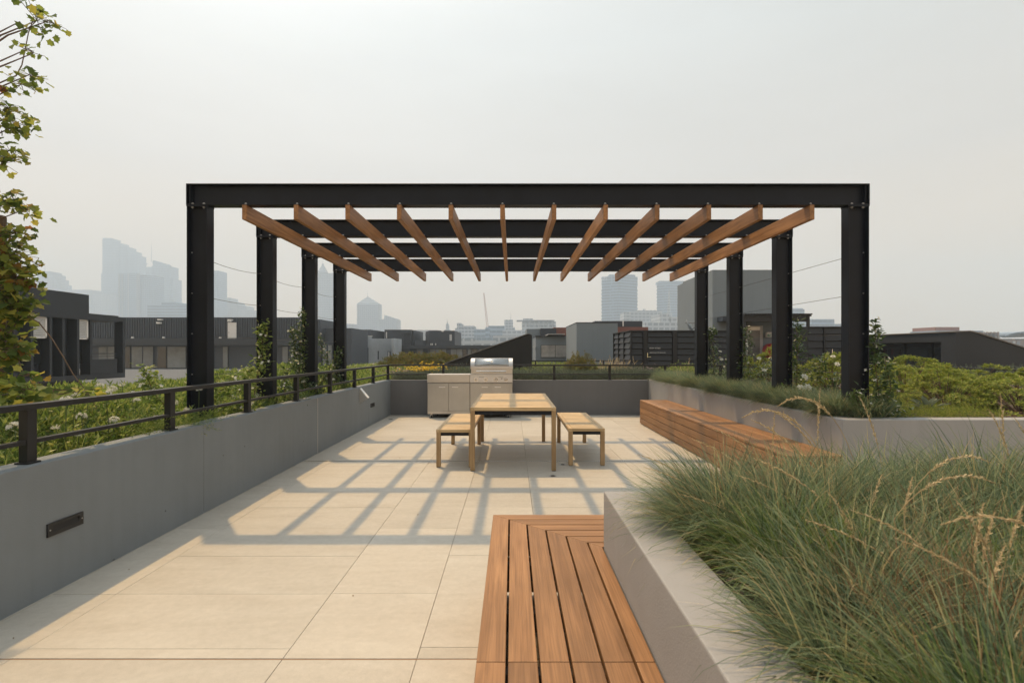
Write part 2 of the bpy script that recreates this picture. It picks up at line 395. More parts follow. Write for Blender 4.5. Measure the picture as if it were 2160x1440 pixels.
# ------------------------------------------------------------------ materials
M_TILE   = None
def tile_mat():
    m, n, l, b = new_mat('sandstone_paver')
    tc = n.new('ShaderNodeTexCoord'); oi = n.new('ShaderNodeObjectInfo')
    off = n.new('ShaderNodeVectorMath'); off.operation = 'SCALE'; off.inputs[0].default_value = (31, 17, 3); l.new(oi.outputs['Random'], off.inputs['Scale'])
    ad = n.new('ShaderNodeVectorMath'); ad.operation = 'ADD'; l.new(tc.outputs['Object'], ad.inputs[0]); l.new(off.outputs[0], ad.inputs[1])
    mp = n.new('ShaderNodeMapping'); mp.inputs['Scale'].default_value = (0.8, 3.4, 1); mp.inputs['Rotation'].default_value = (0, 0, 0.28); l.new(ad.outputs[0], mp.inputs[0])
    nz = n.new('ShaderNodeTexNoise'); nz.inputs['Scale'].default_value = 1.7; nz.inputs['Detail'].default_value = 7; nz.inputs['Roughness'].default_value = 0.62; nz.inputs['Distortion'].default_value = 0.8; l.new(mp.outputs[0], nz.inputs['Vector'])
    rp = n.new('ShaderNodeValToRGB'); rp.color_ramp.elements[0].position = 0.28; rp.color_ramp.elements[1].position = 0.72
    rp.color_ramp.elements[0].color = (0.425, 0.392, 0.338, 1); rp.color_ramp.elements[1].color = (0.488, 0.462, 0.408, 1); l.new(nz.outputs['Fac'], rp.inputs[0])
    fn = n.new('ShaderNodeTexNoise'); fn.inputs['Scale'].default_value = 210; fn.inputs['Detail'].default_value = 3; l.new(tc.outputs['Object'], fn.inputs['Vector'])
    r2 = n.new('ShaderNodeMapRange'); r2.inputs['From Min'].default_value = 0.3; r2.inputs['From Max'].default_value = 0.7; r2.inputs['To Min'].default_value = 0.93; r2.inputs['To Max'].default_value = 1.06; l.new(fn.outputs['Fac'], r2.inputs['Value'])
    r4 = n.new('ShaderNodeMapRange'); r4.inputs['To Min'].default_value = 0.945; r4.inputs['To Max'].default_value = 1.045; l.new(oi.outputs['Random'], r4.inputs['Value'])
    # worn, slightly darker stains across the terrace (shape of their own)
    st = n.new('ShaderNodeTexNoise'); st.inputs['Scale'].default_value = 0.9; st.inputs['Detail'].default_value = 5; l.new(tc.outputs['Object'], st.inputs['Vector'])
    r5 = n.new('ShaderNodeMapRange'); r5.inputs['From Min'].default_value = 0.5; r5.inputs['From Max'].default_value = 0.75; r5.inputs['To Min'].default_value = 1.0; r5.inputs['To Max'].default_value = 0.90; l.new(st.outputs['Fac'], r5.inputs['Value'])
    md = n.new('ShaderNodeTexNoise'); md.inputs['Scale'].default_value = 26; md.inputs['Detail'].default_value = 5; md.inputs['Roughness'].default_value = 0.65; l.new(ad.outputs[0], md.inputs['Vector'])
    r6 = n.new('ShaderNodeMapRange'); r6.inputs['From Min'].default_value = 0.3; r6.inputs['From Max'].default_value = 0.7; r6.inputs['To Min'].default_value = 0.94; r6.inputs['To Max'].default_value = 1.055; l.new(md.outputs['Fac'], r6.inputs['Value'])
    a0 = n.new('ShaderNodeMath'); a0.operation = 'MULTIPLY'; l.new(r2.outputs[0], a0.inputs[0]); l.new(r6.outputs[0], a0.inputs[1])
    a1 = n.new('ShaderNodeMath'); a1.operation = 'MULTIPLY'; l.new(a0.outputs[0], a1.inputs[0]); l.new(r4.outputs[0], a1.inputs[1])
    a2 = n.new('ShaderNodeMath'); a2.operation = 'MULTIPLY'; l.new(a1.outputs[0], a2.inputs[0]); l.new(r5.outputs[0], a2.inputs[1])
    vm = n.new('ShaderNodeVectorMath'); vm.operation = 'SCALE'; l.new(rp.outputs[0], vm.inputs[0]); l.new(a2.outputs[0], vm.inputs['Scale']); l.new(vm.outputs[0], b.inputs['Base Color'])
    b.inputs['Roughness'].default_value = 0.62; b.inputs['Specular IOR Level'].default_value = 0.3
    bp = n.new('ShaderNodeBump'); bp.inputs['Strength'].default_value = 0.15; bp.inputs['Distance'].default_value = 0.002; l.new(fn.outputs['Fac'], bp.inputs['Height']); l.new(bp.outputs[0], b.inputs['Normal'])
    return m
M_TILE = tile_mat()
M_GROUT = solid('grout', (0.26, 0.21, 0.155), 0.9, var=0.2, scale=20)
M_SEAL = solid('sealant', (0.24, 0.15, 0.09), 0.8, var=0.15, scale=12)
M_ENDWALL = solid('shade_toned_grey_render', (0.145, 0.150, 0.160), 0.75, var=0.08, scale=1.6, bump=0.35, bscale=140, streak=0.06)  # grey render again, the end wall's shade put into its darker colour
M_WALL = solid('grey_render', (0.190, 0.214, 0.232), 0.75, var=0.08, scale=1.6, bump=0.35, bscale=140, streak=0.06)
M_WALL2 = solid('pale_grey_render', (0.30, 0.298, 0.30), 0.75, var=0.07, scale=2.0, bump=0.4, bscale=160, streak=0.05)
M_STEEL = solid('black_painted_steel', (0.0085, 0.0115, 0.0185), 0.42, var=0.35, scale=2.5, bump=0.08, bscale=90, spec=0.22)
M_RAIL = solid('charcoal_powder_coat', (0.015, 0.0155, 0.0165), 0.45, var=0.2, scale=6, spec=0.4)
M_BOLT = solid('galvanised_steel', (0.42, 0.43, 0.44), 0.4, metal=0.9, var=0.15, scale=30)
M_WIRE = solid('steel_wire', (0.10, 0.10, 0.105), 0.4, metal=0.5, var=0.1)
M_RAFT = wood('rafter_hardwood', (0.195, 0.092, 0.035), (0.375, 0.190, 0.080), 'y', rough=0.5, rnd=0.2)
M_DECKY = wood('deck_hardwood_along', (0.215, 0.108, 0.046), (0.36, 0.192, 0.088), 'y', rough=0.5, rnd=0.16)
M_DECKX = wood('deck_hardwood_across', (0.215, 0.108, 0.046), (0.36, 0.192, 0.088), 'x', rough=0.5, rnd=0.16)
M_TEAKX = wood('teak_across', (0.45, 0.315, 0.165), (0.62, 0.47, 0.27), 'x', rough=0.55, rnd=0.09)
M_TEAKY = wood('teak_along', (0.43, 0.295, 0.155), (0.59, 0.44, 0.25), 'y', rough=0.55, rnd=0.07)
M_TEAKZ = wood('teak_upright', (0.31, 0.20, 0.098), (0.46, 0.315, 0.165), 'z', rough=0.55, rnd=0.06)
M_JOIST = solid('dark_joist', (0.035, 0.03, 0.027), 0.8, var=0.2)
M_SOIL = solid('bark_mulch', (0.055, 0.036, 0.024), 0.95, var=0.6, scale=24, bump=1.0, bscale=45)
M_STONE = solid('sandy_coping', (0.50, 0.42, 0.33), 0.8, var=0.1, scale=2)

# ------------------------------------------------------------------ the setting
ground = tag(MB().box(-1650, 1650, -60, 1650, -14.4, -14).build('ground', solid('city_ground', (0.16, 0.155, 0.15), 0.9, var=0.3, scale=0.02)), kind='structure')
LX, RX, BY, WH = -2.69, 3.03, 11.57, 0.777              # terrace: left wall, right planter wall, back wall, wall height

floor = tag(MB().box(LX-0.02, RX+0.02, -4, BY+0.02, -0.30, -0.012).box(RX+0.03, 9.0, 2.0, 4.78, -0.30, -0.012).build('terrace_floor', M_GROUT), 'pale sandstone terrace floor of large pavers', kind='structure')
J = 0.0011
def paver(x0, x1, y0, y1):
    if x1-x0 < 0.03 or y1-y0 < 0.03: return
    o = MB().box(x0+J, x1-J, y0+J, y1-J, -0.02, random.uniform(-0.0012, 0.0)).build('paver', M_TILE, floor, 0.0015, seg=1)
def column(x0, x1, ys):
    for a, b in zip(ys[:-1], ys[1:]): paver(x0, x1, a, b)
DR = 6.735                                              # slot drain
def rows(start, step, end, breaks=()):
    r = []; y = start
    while y < end: r.append(y); y += step
    r.append(end)
    for b in breaks:
        r = [k for k in r if abs(k-b) > 0.04] + [b]
    return sorted(r)
EXP = 2.408                                             # movement joint with brown sealant
def fill(x0, x1, step, phase):
    for a, b in ((0.6, EXP-0.004), (EXP+0.004, DR-0.022), (DR+0.022, BY)):
        first = a + ((phase - a) % step)
        ys = [a] + [y for y in np.arange(first, b, step) if y-a > 0.06 and b-y > 0.06] + [b]
        column(x0, x1, [float(y) for y in ys])
fill(LX, -2.315, 1.125, 3.05)
fill(-2.315, -1.06, 0.5625, 3.053)
fill(-1.06, -0.44, 1.125, 3.06)
fill(-0.44, 0.185, 1.125, 2.505)
fill(0.185, 1.435, 0.5625, 3.053)
fill(1.435, 2.06, 1.125, 3.06)
fill(2.06, RX, 0.5625, 2.78)
for k in range(6): paver(RX+0.03+k*0.9, RX+0.03+(k+1)*0.9, 2.6, 3.7); paver(RX+0.03+k*0.9, RX+0.03+(k+1)*0.9, 3.7, 4.77)
MB().box(LX, RX, EXP-0.004, EXP+0.004, -0.012, -0.003).build('sealant_joint', M_SEAL, floor)
# slot drain: channel, two edge bars and fine cross bars
dr = MB().box(LX+0.3, RX-0.5, DR-0.020, DR+0.020, -0.05, -0.022).build('drain_channel', M_JOIST, floor)
db = MB()
for s in (-1, 1): db.box(LX+0.3, RX-0.5, DR+s*0.0185-0.0025, DR+s*0.0185+0.0025, -0.02, 0.001)
x = LX+0.31
while x < RX-0.52:
    db.box(x, x+0.010, DR-0.016, DR+0.016, -0.012, -0.0005); x += 0.024
tag(db.build('drain_grate', solid('drain_steel', (0.55, 0.54, 0.52), 0.35, metal=0.7, var=0.1), floor), kind='stuff')
for px, py in ((1166, 1003.5), (1187, 979.5), (824, 884)):
    y = F_PX*EYE/(py-HY); x = PX(px, y)
    g = MB().tube([(x, y, -0.01), (x, y, 0.0025)], 0.045, 20).build('floor_cap', M_BOLT if px > 1000 else M_JOIST, floor)
    MB().tube([(x, y, 0.0), (x, y, 0.004)], 0.026, 14).build('cap_centre', M_JOIST, g)

lv = MB()
for i in range(14):
    y = random.uniform(2.4, 8.5); x = random.uniform(-2.6, 2.3); a = random.uniform(0, 6.28); l = random.uniform(0.004, 0.009)
    lv.add([(x+l*math.cos(a), y+l*math.sin(a), 0.004), (x-0.45*l*math.sin(a), y+0.45*l*math.cos(a), 0.007), (x-l*math.cos(a), y-l*math.sin(a), 0.003), (x+0.45*l*math.sin(a), y-0.45*l*math.cos(a), 0.001)], [(0,1,2,3)])
tag(lv.build('leaf_litter', solid('dry_leaf', (0.20,0.13,0.07), 0.8, var=0.4, scale=30)), 'few dry leaf scraps scattered over the terrace pavers', kind='stuff')

# planting beds
tag(MB().box(-6.95, LX-0.17, -3, 31, -3.0, 0.66).build('soil', M_SOIL), 'brown soil of the wide planting bed behind the wall', kind='structure')
tag(MB().box(LX-0.165, RX+0.1, BY+0.17, 31, -3.0, 0.655).build('soil', M_SOIL), 'soil of the roof garden beyond the end wall', kind='structure')
tag(MB().box(RX+0.17, 14.0, 4.95, 31, -3.0, 0.765).build('soil', M_SOIL), 'bark mulch of the raised bed beside the timber bench', kind='structure')
tag(MB().box(0.62, 5.0, -2.0, 2.37, -0.2, 0.695).build('soil', M_SOIL), 'dark soil of the near planter under the grass', kind='structure')
tag(MB().box(-60, 60, 32.5, 200, -14, -3.2).box(-60, -7.2, -10, 32, -14, -5.0).build('lower_roof', solid('lower_roof', (0.14, 0.14, 0.14), 0.9, var=0.2, scale=0.3)), kind='structure')

# walls
def wall_piece(name, mb, label, mat, cat='wall'):
    o = mb.build(name, mat, None, 0.006); return tag(o, label, cat)
w = wall_piece('parapet_wall', MB().box(LX-0.18, LX, -3, BY-0.003, -0.3, WH), 'long grey rendered parapet wall with railing along the terrace side', M_WALL)
MB().box(LX+0.001, LX+0.0025, 7.212, 7.222, 0, WH-0.008).build('joint_strip', solid('joint_white', (0.55, 0.53, 0.5), 0.7), w)
ph = MB()
for px, py in ((516,941),(471,960),(349,1077),(690,870),(722,905),(640,930),(240,1180)):
    yy_ = LX*F_PX/(px-VPX); zz_ = PZ(py, yy_); ph.tube([(LX-0.002, yy_, zz_), (LX+0.0008, yy_, zz_)], 0.006, 8)
tag(ph.build('pinholes', M_JOIST, w), kind='stuff')
MB().box(LX+0.0005, LX+0.007, -2, BY-0.01, 0.0, 0.005).build('base_bead', solid('pale_bead', (0.42,0.40,0.36), 0.8, var=0.3, scale=6), w)
for yj in (4.55, 9.8):
    MB().box(LX+0.0003, LX+0.0012, yj, yj+0.003, 0.02, WH-0.008).build('control_joint', M_ENDWALL, w)
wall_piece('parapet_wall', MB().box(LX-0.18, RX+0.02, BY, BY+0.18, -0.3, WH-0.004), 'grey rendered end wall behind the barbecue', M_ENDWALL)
wall_piece('planter_wall', MB().prism([(RX,4.78),(14.2,4.78),(14.2,4.96),(RX+0.18,4.96),(RX+0.18,BY-0.003),(RX,BY-0.003)], -0.3, 0.79, 'z'), 'grey planter wall behind the long timber bench, turning a corner', M_WALL2)
wall_piece('planter_wall', MB().prism([(0.447,-2.2),(0.627,-2.2),(0.627,2.366),(5.2,2.366),(5.2,2.546),(0.447,2.546)], -0.3, 0.737, 'z'), 'low grey planter wall holding the near grasses beside the slatted bench', M_WALL2)
wall_piece('coping', MB().box(-7.12, -6.9, -3, 31, -5.0, 0.775), 'sandy outer coping along the far side of the flower bed', M_STONE, 'coping')

# recessed wall lights
def step_light(y0, y1, z0, z1, label):
    t = thing('wall_light', (LX, (y0+y1)/2, z0), label, 'wall light', 'recessed lights in the parapet wall')
    x = LX
    mb = MB()
    iy0, iy1, iz0, iz1 = y0+0.035, y1-0.03, z0+0.020, z1-0.018
    mb.box(x, x+0.010, y0, iy0, z0, z1).box(x, x+0.010, iy1, y1, z0, z1).box(x, x+0.010, iy0, iy1, z0, iz0).box(x, x+0.010, iy0, iy1, iz1, z1)
    mb.build('frame', M_RAIL, t)
    MB().prism([(x+0.001, iz0), (x+0.009, iz0), (x+0.001, iz1)], iy0, iy1, 'y').build('reflector', M_RAIL, t)
    for yy in (y0+0.014, y1-0.012):
        MB().cyl((x+0.009, yy, (z0+z1)/2), (x+0.0125, yy, (z0+z1)/2), 0.0045, 10).build('screw', M_BOLT, t)
step_light(3.012, 3.262, 0.342, 0.418, 'dark recessed wall light low on the parapet, closest to the camera')
step_light(9.92, 10.18, 0.342, 0.418, 'small dark recessed wall light near the barbecue corner')
# silver wedge fitting on the wall
t = thing('wedge_light', (LX, 9.25, 0.55), 'silver wedge fitting fixed to the top of the parapet wall', 'wall light')
m_sil = solid('brushed_aluminium', (0.62, 0.62, 0.61), 0.35, metal=0.85, var=0.08)
MB().prism([(LX+0.001,0.50),(LX+0.001,0.745),(LX+0.135,0.585),(LX+0.12,0.565)], 9.20, 9.21, 'y').build('side_plate', m_sil, t)
MB().prism([(LX+0.001,0.50),(LX+0.001,0.745),(LX+0.135,0.585),(LX+0.12,0.565)], 9.29, 9.30, 'y').build('side_plate', m_sil, t)
MB().prism([(LX+0.001,0.755),(LX+0.006,0.762),(LX+0.148,0.592),(LX+0.137,0.583)], 9.195, 9.305, 'y').build('cover', solid('white_cover', (0.75,0.75,0.74), 0.4), t)

# ------------------------------------------------------------------ railings
def rail_post(t, x, y, zb, zt, sx=0.052, sy=0.052):
    p = MB().box(x-sx/2, x+sx/2, y-sy/2, y+sy/2, zb, zt).build('post', M_RAIL, t, 0.002)
    MB().box(x-sx/2-0.013, x+sx/2+0.013, y-sy/2-0.013, y+sy/2+0.013, zb-0.001, zb+0.010).build('base_plate', M_RAIL, p, 0.002)
RT, RM = 1.118, 0.90
t = thing('railing', (-2.776, 5, WH), 'charcoal metal railing with two rails along the parapet beside the flowers', 'railing')
for k in range(-3, 8):
    y = 2.99 + 1.24*k
    rail_post(t, -2.776, y, WH, RT-0.034, 0.052, 0.06)
MB().box(-2.776-0.034, -2.776+0.034, -2.0, 11.67+0.034, RT-0.034, RT).build('top_rail', M_RAIL, t, 0.003)
MB().box(-2.776-0.020, -2.776+0.020, -2.0, 11.67-0.03, RM-0.012, RM+0.012).build('mid_rail', M_RAIL, t, 0.002)
t = thing('railing', (0.3, 11.67, WH), 'charcoal metal railing with two rails behind the barbecue', 'railing')
for k in range(1, 7):
    rail_post(t, -2.776+1.24*k, 11.67, WH-0.004, RT-0.034, 0.052, 0.052)
MB().box(-2.740, 7.2, 11.67-0.034, 11.67+0.034, RT-0.034, RT).build('top_rail', M_RAIL, t, 0.003)
MB().box(-2.750, 7.2, 11.67-0.020, 11.67+0.020, RM-0.012, RM+0.012).build('mid_rail', M_RAIL, t, 0.002)
t = thing('railing', (8.3, 9, 0.66), 'thin dark railing crossing the bed behind the bright green shrubs', 'railing')
for k in range(7):
    rail_post(t, 8.3, 5.0+k*2.0, 0.66, RT-0.034)
MB().box(8.266, 8.334, 4.9, 17.6, RT-0.03, RT).build('top_rail', M_RAIL, t, 0.003)
MB().box(8.282, 8.318, 4.9, 17.6, RM-0.012, RM+0.012).build('mid_rail', M_RAIL, t, 0.002)
t = thing('railing', (3.0, 20, 0.66), 'dark railing of the neighbouring roof to the right of the black wedge', 'railing')
for k in range(5): rail_post(t, 0.9+k*1.3, 20.0, 0.66, 1.02)
MB().box(0.7, 6.4, 19.97, 20.03, 1.02, 1.06).build('top_rail', M_RAIL, t)
MB().box(0.7, 6.4, 19.98, 20.02, 0.86, 0.88).build('mid_rail', M_RAIL, t)

# ------------------------------------------------------------------ pergola
D1, SP = 5.10, 1.395
ZB, ZT = 2.848, 3.057                                   # underside and top of the beams
XL, XR = -3.183, 3.494
FW, SD, FT, WT = 0.118, 0.2017, 0.010, 0.007            # flange width, section depth, flange and web thickness
t = thing('pergola', (0.15, 7.2, 0.55), 'black steel pergola with timber rafters spanning the terrace', 'pergola')
bolt_me = None
def bolt(p, parent, r=0.013, h=0.016, axis=Vector((0,0,1))):
    global bolt_me
    if bolt_me is None:
        bolt_me = MB().tube([(0,0,0),(0,0,0.010)], 0.013, 6).tube([(0,0,0.010),(0,0,0.016)], 0.007, 6).mesh('bolt', M_BOLT)
    o = link_mesh('bolt', bolt_me, parent)
    o.location = Vector(p) - org(parent)
    if axis.z < -0.5: o.rotation_euler = (math.pi, 0, 0)
    elif abs(axis.z) < 0.5: o.rotation_euler = axis.to_track_quat('Z','Y').to_euler()
    return o
for r in range(4):
    y0 = D1 + SP*r; y1 = y0+FW; yc = (y0+y1)/2
    # beam: flanges and web
    bm_ = MB().box(XL, XR, y0, y1, ZT-FT, ZT).box(XL, XR, y0, y1, ZB, ZB+FT).box(XL, XR, yc-WT/2, yc+WT/2, ZB+FT, ZT-FT)
    beam = bm_.build('beam', M_STEEL, t, 0.0015, seg=1)
    for xa, xb in ((XL, XL+SD), (XR-SD, XR)):
        # stiffeners in the beam over the post, end plate, cap plate, post
        st = MB()
        out = xa if xa < 0 else xb
        st.box(out-0.005, out+0.005, y0-0.001, y1+0.001, ZB+0.001, ZT-0.001)
        sx = xa+0.030 if xa < 0 else xb-0.030
        for ya, yb in ((y0+0.004, yc-WT/2-0.0005), (yc+WT/2+0.0005, y1-0.004)):
            st.box(sx-0.004, sx+0.004, ya, yb, ZB+FT+0.001, ZT-FT-0.001)
        st.build('stiffener_plate', M_STEEL, t)
        MB().box(xa-0.002, xb+0.002, y0-0.003, y1+0.003, ZB-0.013, ZB-0.001).build('cap_plate', M_STEEL, t)
        pz0, pz1 = 0.45, ZB-0.0135
        po = MB().box(xa, xa+FT, y0, y1, pz0, pz1).box(xb-FT, xb, y0, y1, pz0, pz1).box(xa+FT, xb-FT, yc-WT/2, yc+WT/2, pz0, pz1)
        post = po.build('post', M_STEEL, t, 0.0015, seg=1)
        for bx in (xa+0.045, xb-0.045):
            for by in (y0+0.024, y1-0.024):
                bolt((bx, by, ZB+FT), t); bolt((bx, by, ZB-0.013), t, axis=Vector((0,0,-1)))
RAFT_X = [-2.617 + 0.5047*i for i in range(12)]
for x in RAFT_X:
    MB().box(x-0.0225, x+0.0225, D1-0.004, D1+3*SP+FW+0.24, ZB-0.1435, ZB-0.0005).build('rafter', M_RAFT, t, 0.003)
    for r in range(4): bolt((x, D1+SP*r+0.028, ZB+FT), t)
# wire cables for the climbers
for side, (xa, sag) in enumerate(((XL+0.022, 0.035), (XR-0.022, 0.0))):
    for hz in (2.62, 2.39, 1.99, 1.59, 1.19, 0.88):
        if hz == 2.62: continue
        for r in range(3):
            ya, yb = D1+SP*r+0.06, D1+SP*(r+1)+0.06
            pts = [(xa, ya+(yb-ya)*k/8, hz - sag*4*(k/8)*(1-k/8)*(1.2 if hz > 2 else 0.6)) for k in range(9)]
            MB().tube(pts, 0.0026, 5).build('cable', M_WIRE, t)
        for r in range(4):
            bolt((xa, D1+SP*r+FW/2-WT/2, hz), t, axis=Vector((0,-1,0))).scale = (0.55,0.55,0.7)

# ------------------------------------------------------------------ timber benches built against the planters
HB = 0.464
t = thing('slatted_bench', (0.1, 2.0, 0), 'brown hardwood slatted bench with mitred corner wrapping the near planter', 'bench')
x0, xw, yb, yw = -0.11, 0.447, 3.05, 2.546
def mitre(x): return yb - (x-x0)*(yb-yw)/(xw-x0)
pitch, gap = 0.0985, 0.0085
k = 0; x = x0
SPL = 1.606
while x < xw-0.01:
    xe = min(x+pitch-gap, xw-0.006)
    MB().prism([(x, SPL+0.0015),(xe, SPL+0.0015),(xe, mitre(xe)-0.001),(x, mitre(x)-0.001)], HB-0.028, HB, 'z').build('plank', M_DECKY, t, 0.0025)
    MB().prism([(x, 0.2),(xe, 0.2),(xe, SPL-0.0015),(x, SPL-0.0015)], HB-0.028, HB, 'z').build('plank', M_DECKY, t, 0.0025)
    ya, yc_ = mitre(x), mitre(xe)
    MB().prism([(x, ya+0.001),(2.3, ya+0.001),(2.3, yc_+0.001),(xe, yc_+0.001)], HB-0.0285, HB-0.0005, 'z').build('plank', M_DECKX, t, 0.0025)
    x += pitch
for yj in (0.5, 0.95, 1.42, 1.61, 1.98, 2.42, 2.80):
    MB().box(x0+0.03, min(xw-0.02, 0.42), yj-0.022, yj+0.022, HB-0.10, HB-0.030).build('joist', M_JOIST, t)
for kk in range(4):
    z1 = HB-0.034-kk*0.104
    MB().box(x0+0.004, x0+0.026, 0.2, yb-0.004, z1-0.096, z1).build('side_slat', M_DECKY, t, 0.002)
    MB().box(x0+0.028, 2.3, yb-0.026, yb-0.004, z1-0.096, z1).build('side_slat', M_DECKX, t, 0.002)

t = thing('long_bench', (2.77, 7.4, 0), 'long low hardwood bench against the planter wall on the far side', 'bench')
bx0, bx1, by0, by1 = 2.50, RX-0.004, 4.76, 10.2
n = 5; bw = (bx1-bx0)/n
cuts = [by0, 6.1, 8.05, by1]
for i in range(n):
    cs = cuts if i % 2 == 0 else [by0, 5.4, 7.2, 9.0, by1]
    for a, b in zip(cs[:-1], cs[1:]):
        MB().box(bx0+i*bw+0.0025, bx0+(i+1)*bw-0.0025, a+0.001, b-0.001, HB-0.026, HB).build('plank', M_DECKY, t, 0.002)
for i in range(4):
    z1 = HB-0.033-i*0.106
    for a, b in zip(cuts[:-1], cuts[1:]):
        MB().box(bx0+0.001, bx0+0.022, a+0.0015, b-0.0015, z1-0.098, z1).build('side_slat', M_DECKY, t, 0.002)
    MB().box(bx0+0.024, bx1, by1-0.022, by1-0.001, z1-0.101, z1).build('side_slat', M_DECKX, t, 0.002)
    MB().box(bx0+0.024, bx1, by0+0.001, by0+0.022, z1-0.101, z1).build('side_slat', M_DECKX, t, 0.002)
MB().box(bx0+0.03, bx1-0.02, by0+0.03, by1-0.03, 0.03, HB-0.034).build('carcass', M_JOIST, t)

# ------------------------------------------------------------------ table and two benches
def slat_table(name, label, cat, x0, x1, y0, y1, h, leg, edge, nslat, apron, group=None):
    t = thing(name, ((x0+x1)/2, (y0+y1)/2, 0), label, cat, group)
    # frame rails along the long sides, cross slats between, end slats flush
    rw = 0.045
    for xa, xb in ((x0, x0+rw), (x1-rw, x1)):
        MB().box(xa, xb, y0+0.0, y1, h-edge, h).build('side_rail', M_TEAKY, t, 0.003)
    g = 0.005
    p = (y1-y0)/nslat
    for i in range(nslat):
        MB().box(x0+rw+0.001, x1-rw-0.001, y0+i*p+(0 if i == 0 else g/2), y0+(i+1)*p-(0 if i == nslat-1 else g/2), h-0.024 if 0 < i < nslat-1 else h-edge, h+0.0003).build('slat', M_TEAKX, t, 0.0025)
    for xa in (x0+0.001, x1-leg-0.001):
        for ya in (y0+0.001, y1-leg-0.001):
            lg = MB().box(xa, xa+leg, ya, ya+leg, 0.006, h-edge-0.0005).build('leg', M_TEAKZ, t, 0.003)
            MB().box(xa+0.004, xa+leg-0.004, ya+0.004, ya+leg-0.004, 0, 0.0065).build('foot', M_JOIST, lg)
    a = MB()
    az1, az0 = h-edge-0.001, h-edge-apron
    a.box(x0+leg+0.002, x1-leg-0.002, y0+0.020, y0+0.026, az0, az1)
    a.box(x0+leg+0.002, x1-leg-0.002, y1-0.026, y1-0.020, az0, az1)
    a.box(x0+0.020, x0+0.026, y0+leg+0.002, y1-leg-0.002, az0, az1)
    a.box(x1-0.026, x1-0.020, y0+leg+0.002, y1-leg-0.002, az0, az1)
    a.build('apron', M_STEEL, t)
    return t
slat_table('dining_table', 'teak slatted outdoor dining table under the pergola', 'table', -0.494, 0.522, 6.165, 8.22, 0.7525, 0.052, 0.040, 15, 0.048)
slat_table('dining_bench', 'teak slatted bench on the barbecue side of the table, partly behind its leg', 'bench', -0.925, -0.475, 6.36, 7.98, 0.462, 0.052, 0.036, 13, 0.042, 'dining benches')
slat_table('dining_bench', 'teak slatted bench between the table and the long hardwood bench', 'bench', 0.700, 1.150, 6.45, 8.12, 0.462, 0.052, 0.036, 13, 0.042, 'dining benches')

# ------------------------------------------------------------------ barbecue
def steel_brushed(name, c, rough, axis):
    m, n, l, b = new_mat(name)
    tc = n.new('ShaderNodeTexCoord'); mp = n.new('ShaderNodeMapping')
    mp.inputs['Scale'].default_value = {'z': (240, 240, 2), 'x': (2, 240, 240)}[axis]
    l.new(tc.outputs['Object'], mp.inputs[0])
    nz = n.new('ShaderNodeTexNoise'); nz.inputs['Scale'].default_value = 1; nz.inputs['Detail'].default_value = 3; l.new(mp.outputs[0], nz.inputs['Vector'])
    mr = n.new('ShaderNodeMapRange'); mr.inputs['To Min'].default_value = rough-0.07; mr.inputs['To Max'].default_value = rough+0.09; l.new(nz.outputs['Fac'], mr.inputs['Value']); l.new(mr.outputs[0], b.inputs['Roughness'])
    n2 = n.new('ShaderNodeTexNoise'); n2.inputs['Scale'].default_value = 3; n2.inputs['Detail'].default_value = 4; l.new(tc.outputs['Object'], n2.inputs['Vector'])
    m2 = n.new('ShaderNodeMapRange'); m2.inputs['From Min'].default_value = 0.3; m2.inputs['From Max'].default_value = 0.7; m2.inputs['To Min'].default_value = 0.93; m2.inputs['To Max'].default_value = 1.05; l.new(n2.outputs['Fac'], m2.inputs['Value'])
    vm = n.new('ShaderNodeVectorMath'); vm.operation = 'SCALE'; vm.inputs[0].default_value = c; l.new(m2.outputs[0], vm.inputs['Scale']); l.new(vm.outputs[0], b.inputs['Base Color'])
    b.inputs['Metallic'].default_value = 1.0
    bp = n.new('ShaderNodeBump'); bp.inputs['Strength'].default_value = 0.05; bp.inputs['Distance'].default_value = 0.001; l.new(nz.outputs['Fac'], bp.inputs['Height']); l.new(bp.outputs[0], b.inputs['Normal'])
    return m
M_SSZ = steel_brushed('stainless_door', (0.50, 0.495, 0.485), 0.36, 'z')
M_SSX = steel_brushed('stainless_panel', (0.62, 0.60, 0.58), 0.36, 'x')
M_CHR = solid('polished_steel', (0.75, 0.75, 0.75), 0.12, metal=1.0, var=0.03)
M_HOODG = steel_brushed('hood_window', (0.36, 0.37, 0.375), 0.22, 'x')
M_HANDLE = solid('satin_handle', (0.82, 0.81, 0.79), 0.3, metal=0.35, var=0.03)
M_BLK = solid('black_plastic', (0.012, 0.012, 0.012), 0.5, var=0.1)
M_PRINT = solid('printed_mark', (0.05, 0.045, 0.04), 0.6, var=0.05)
YB0 = 11.06                                            # front of the cabinets
bx = lambda px: PX(px, YB0)
bz = lambda py: PZ(py, YB0)
t = thing('barbecue', (-0.9, 11.3, 0), 'stainless steel gas barbecue on a cabinet with side counter', 'barbecue')
xa, xm, xb = bx(901.5), bx(991.2), bx(1081)
zt = bz(789.5)
zc = bz(806.3); zd1 = bz(809); zd0 = bz(867.3); zb0 = bz(872.8)
yf, yk = YB0, YB0+0.46
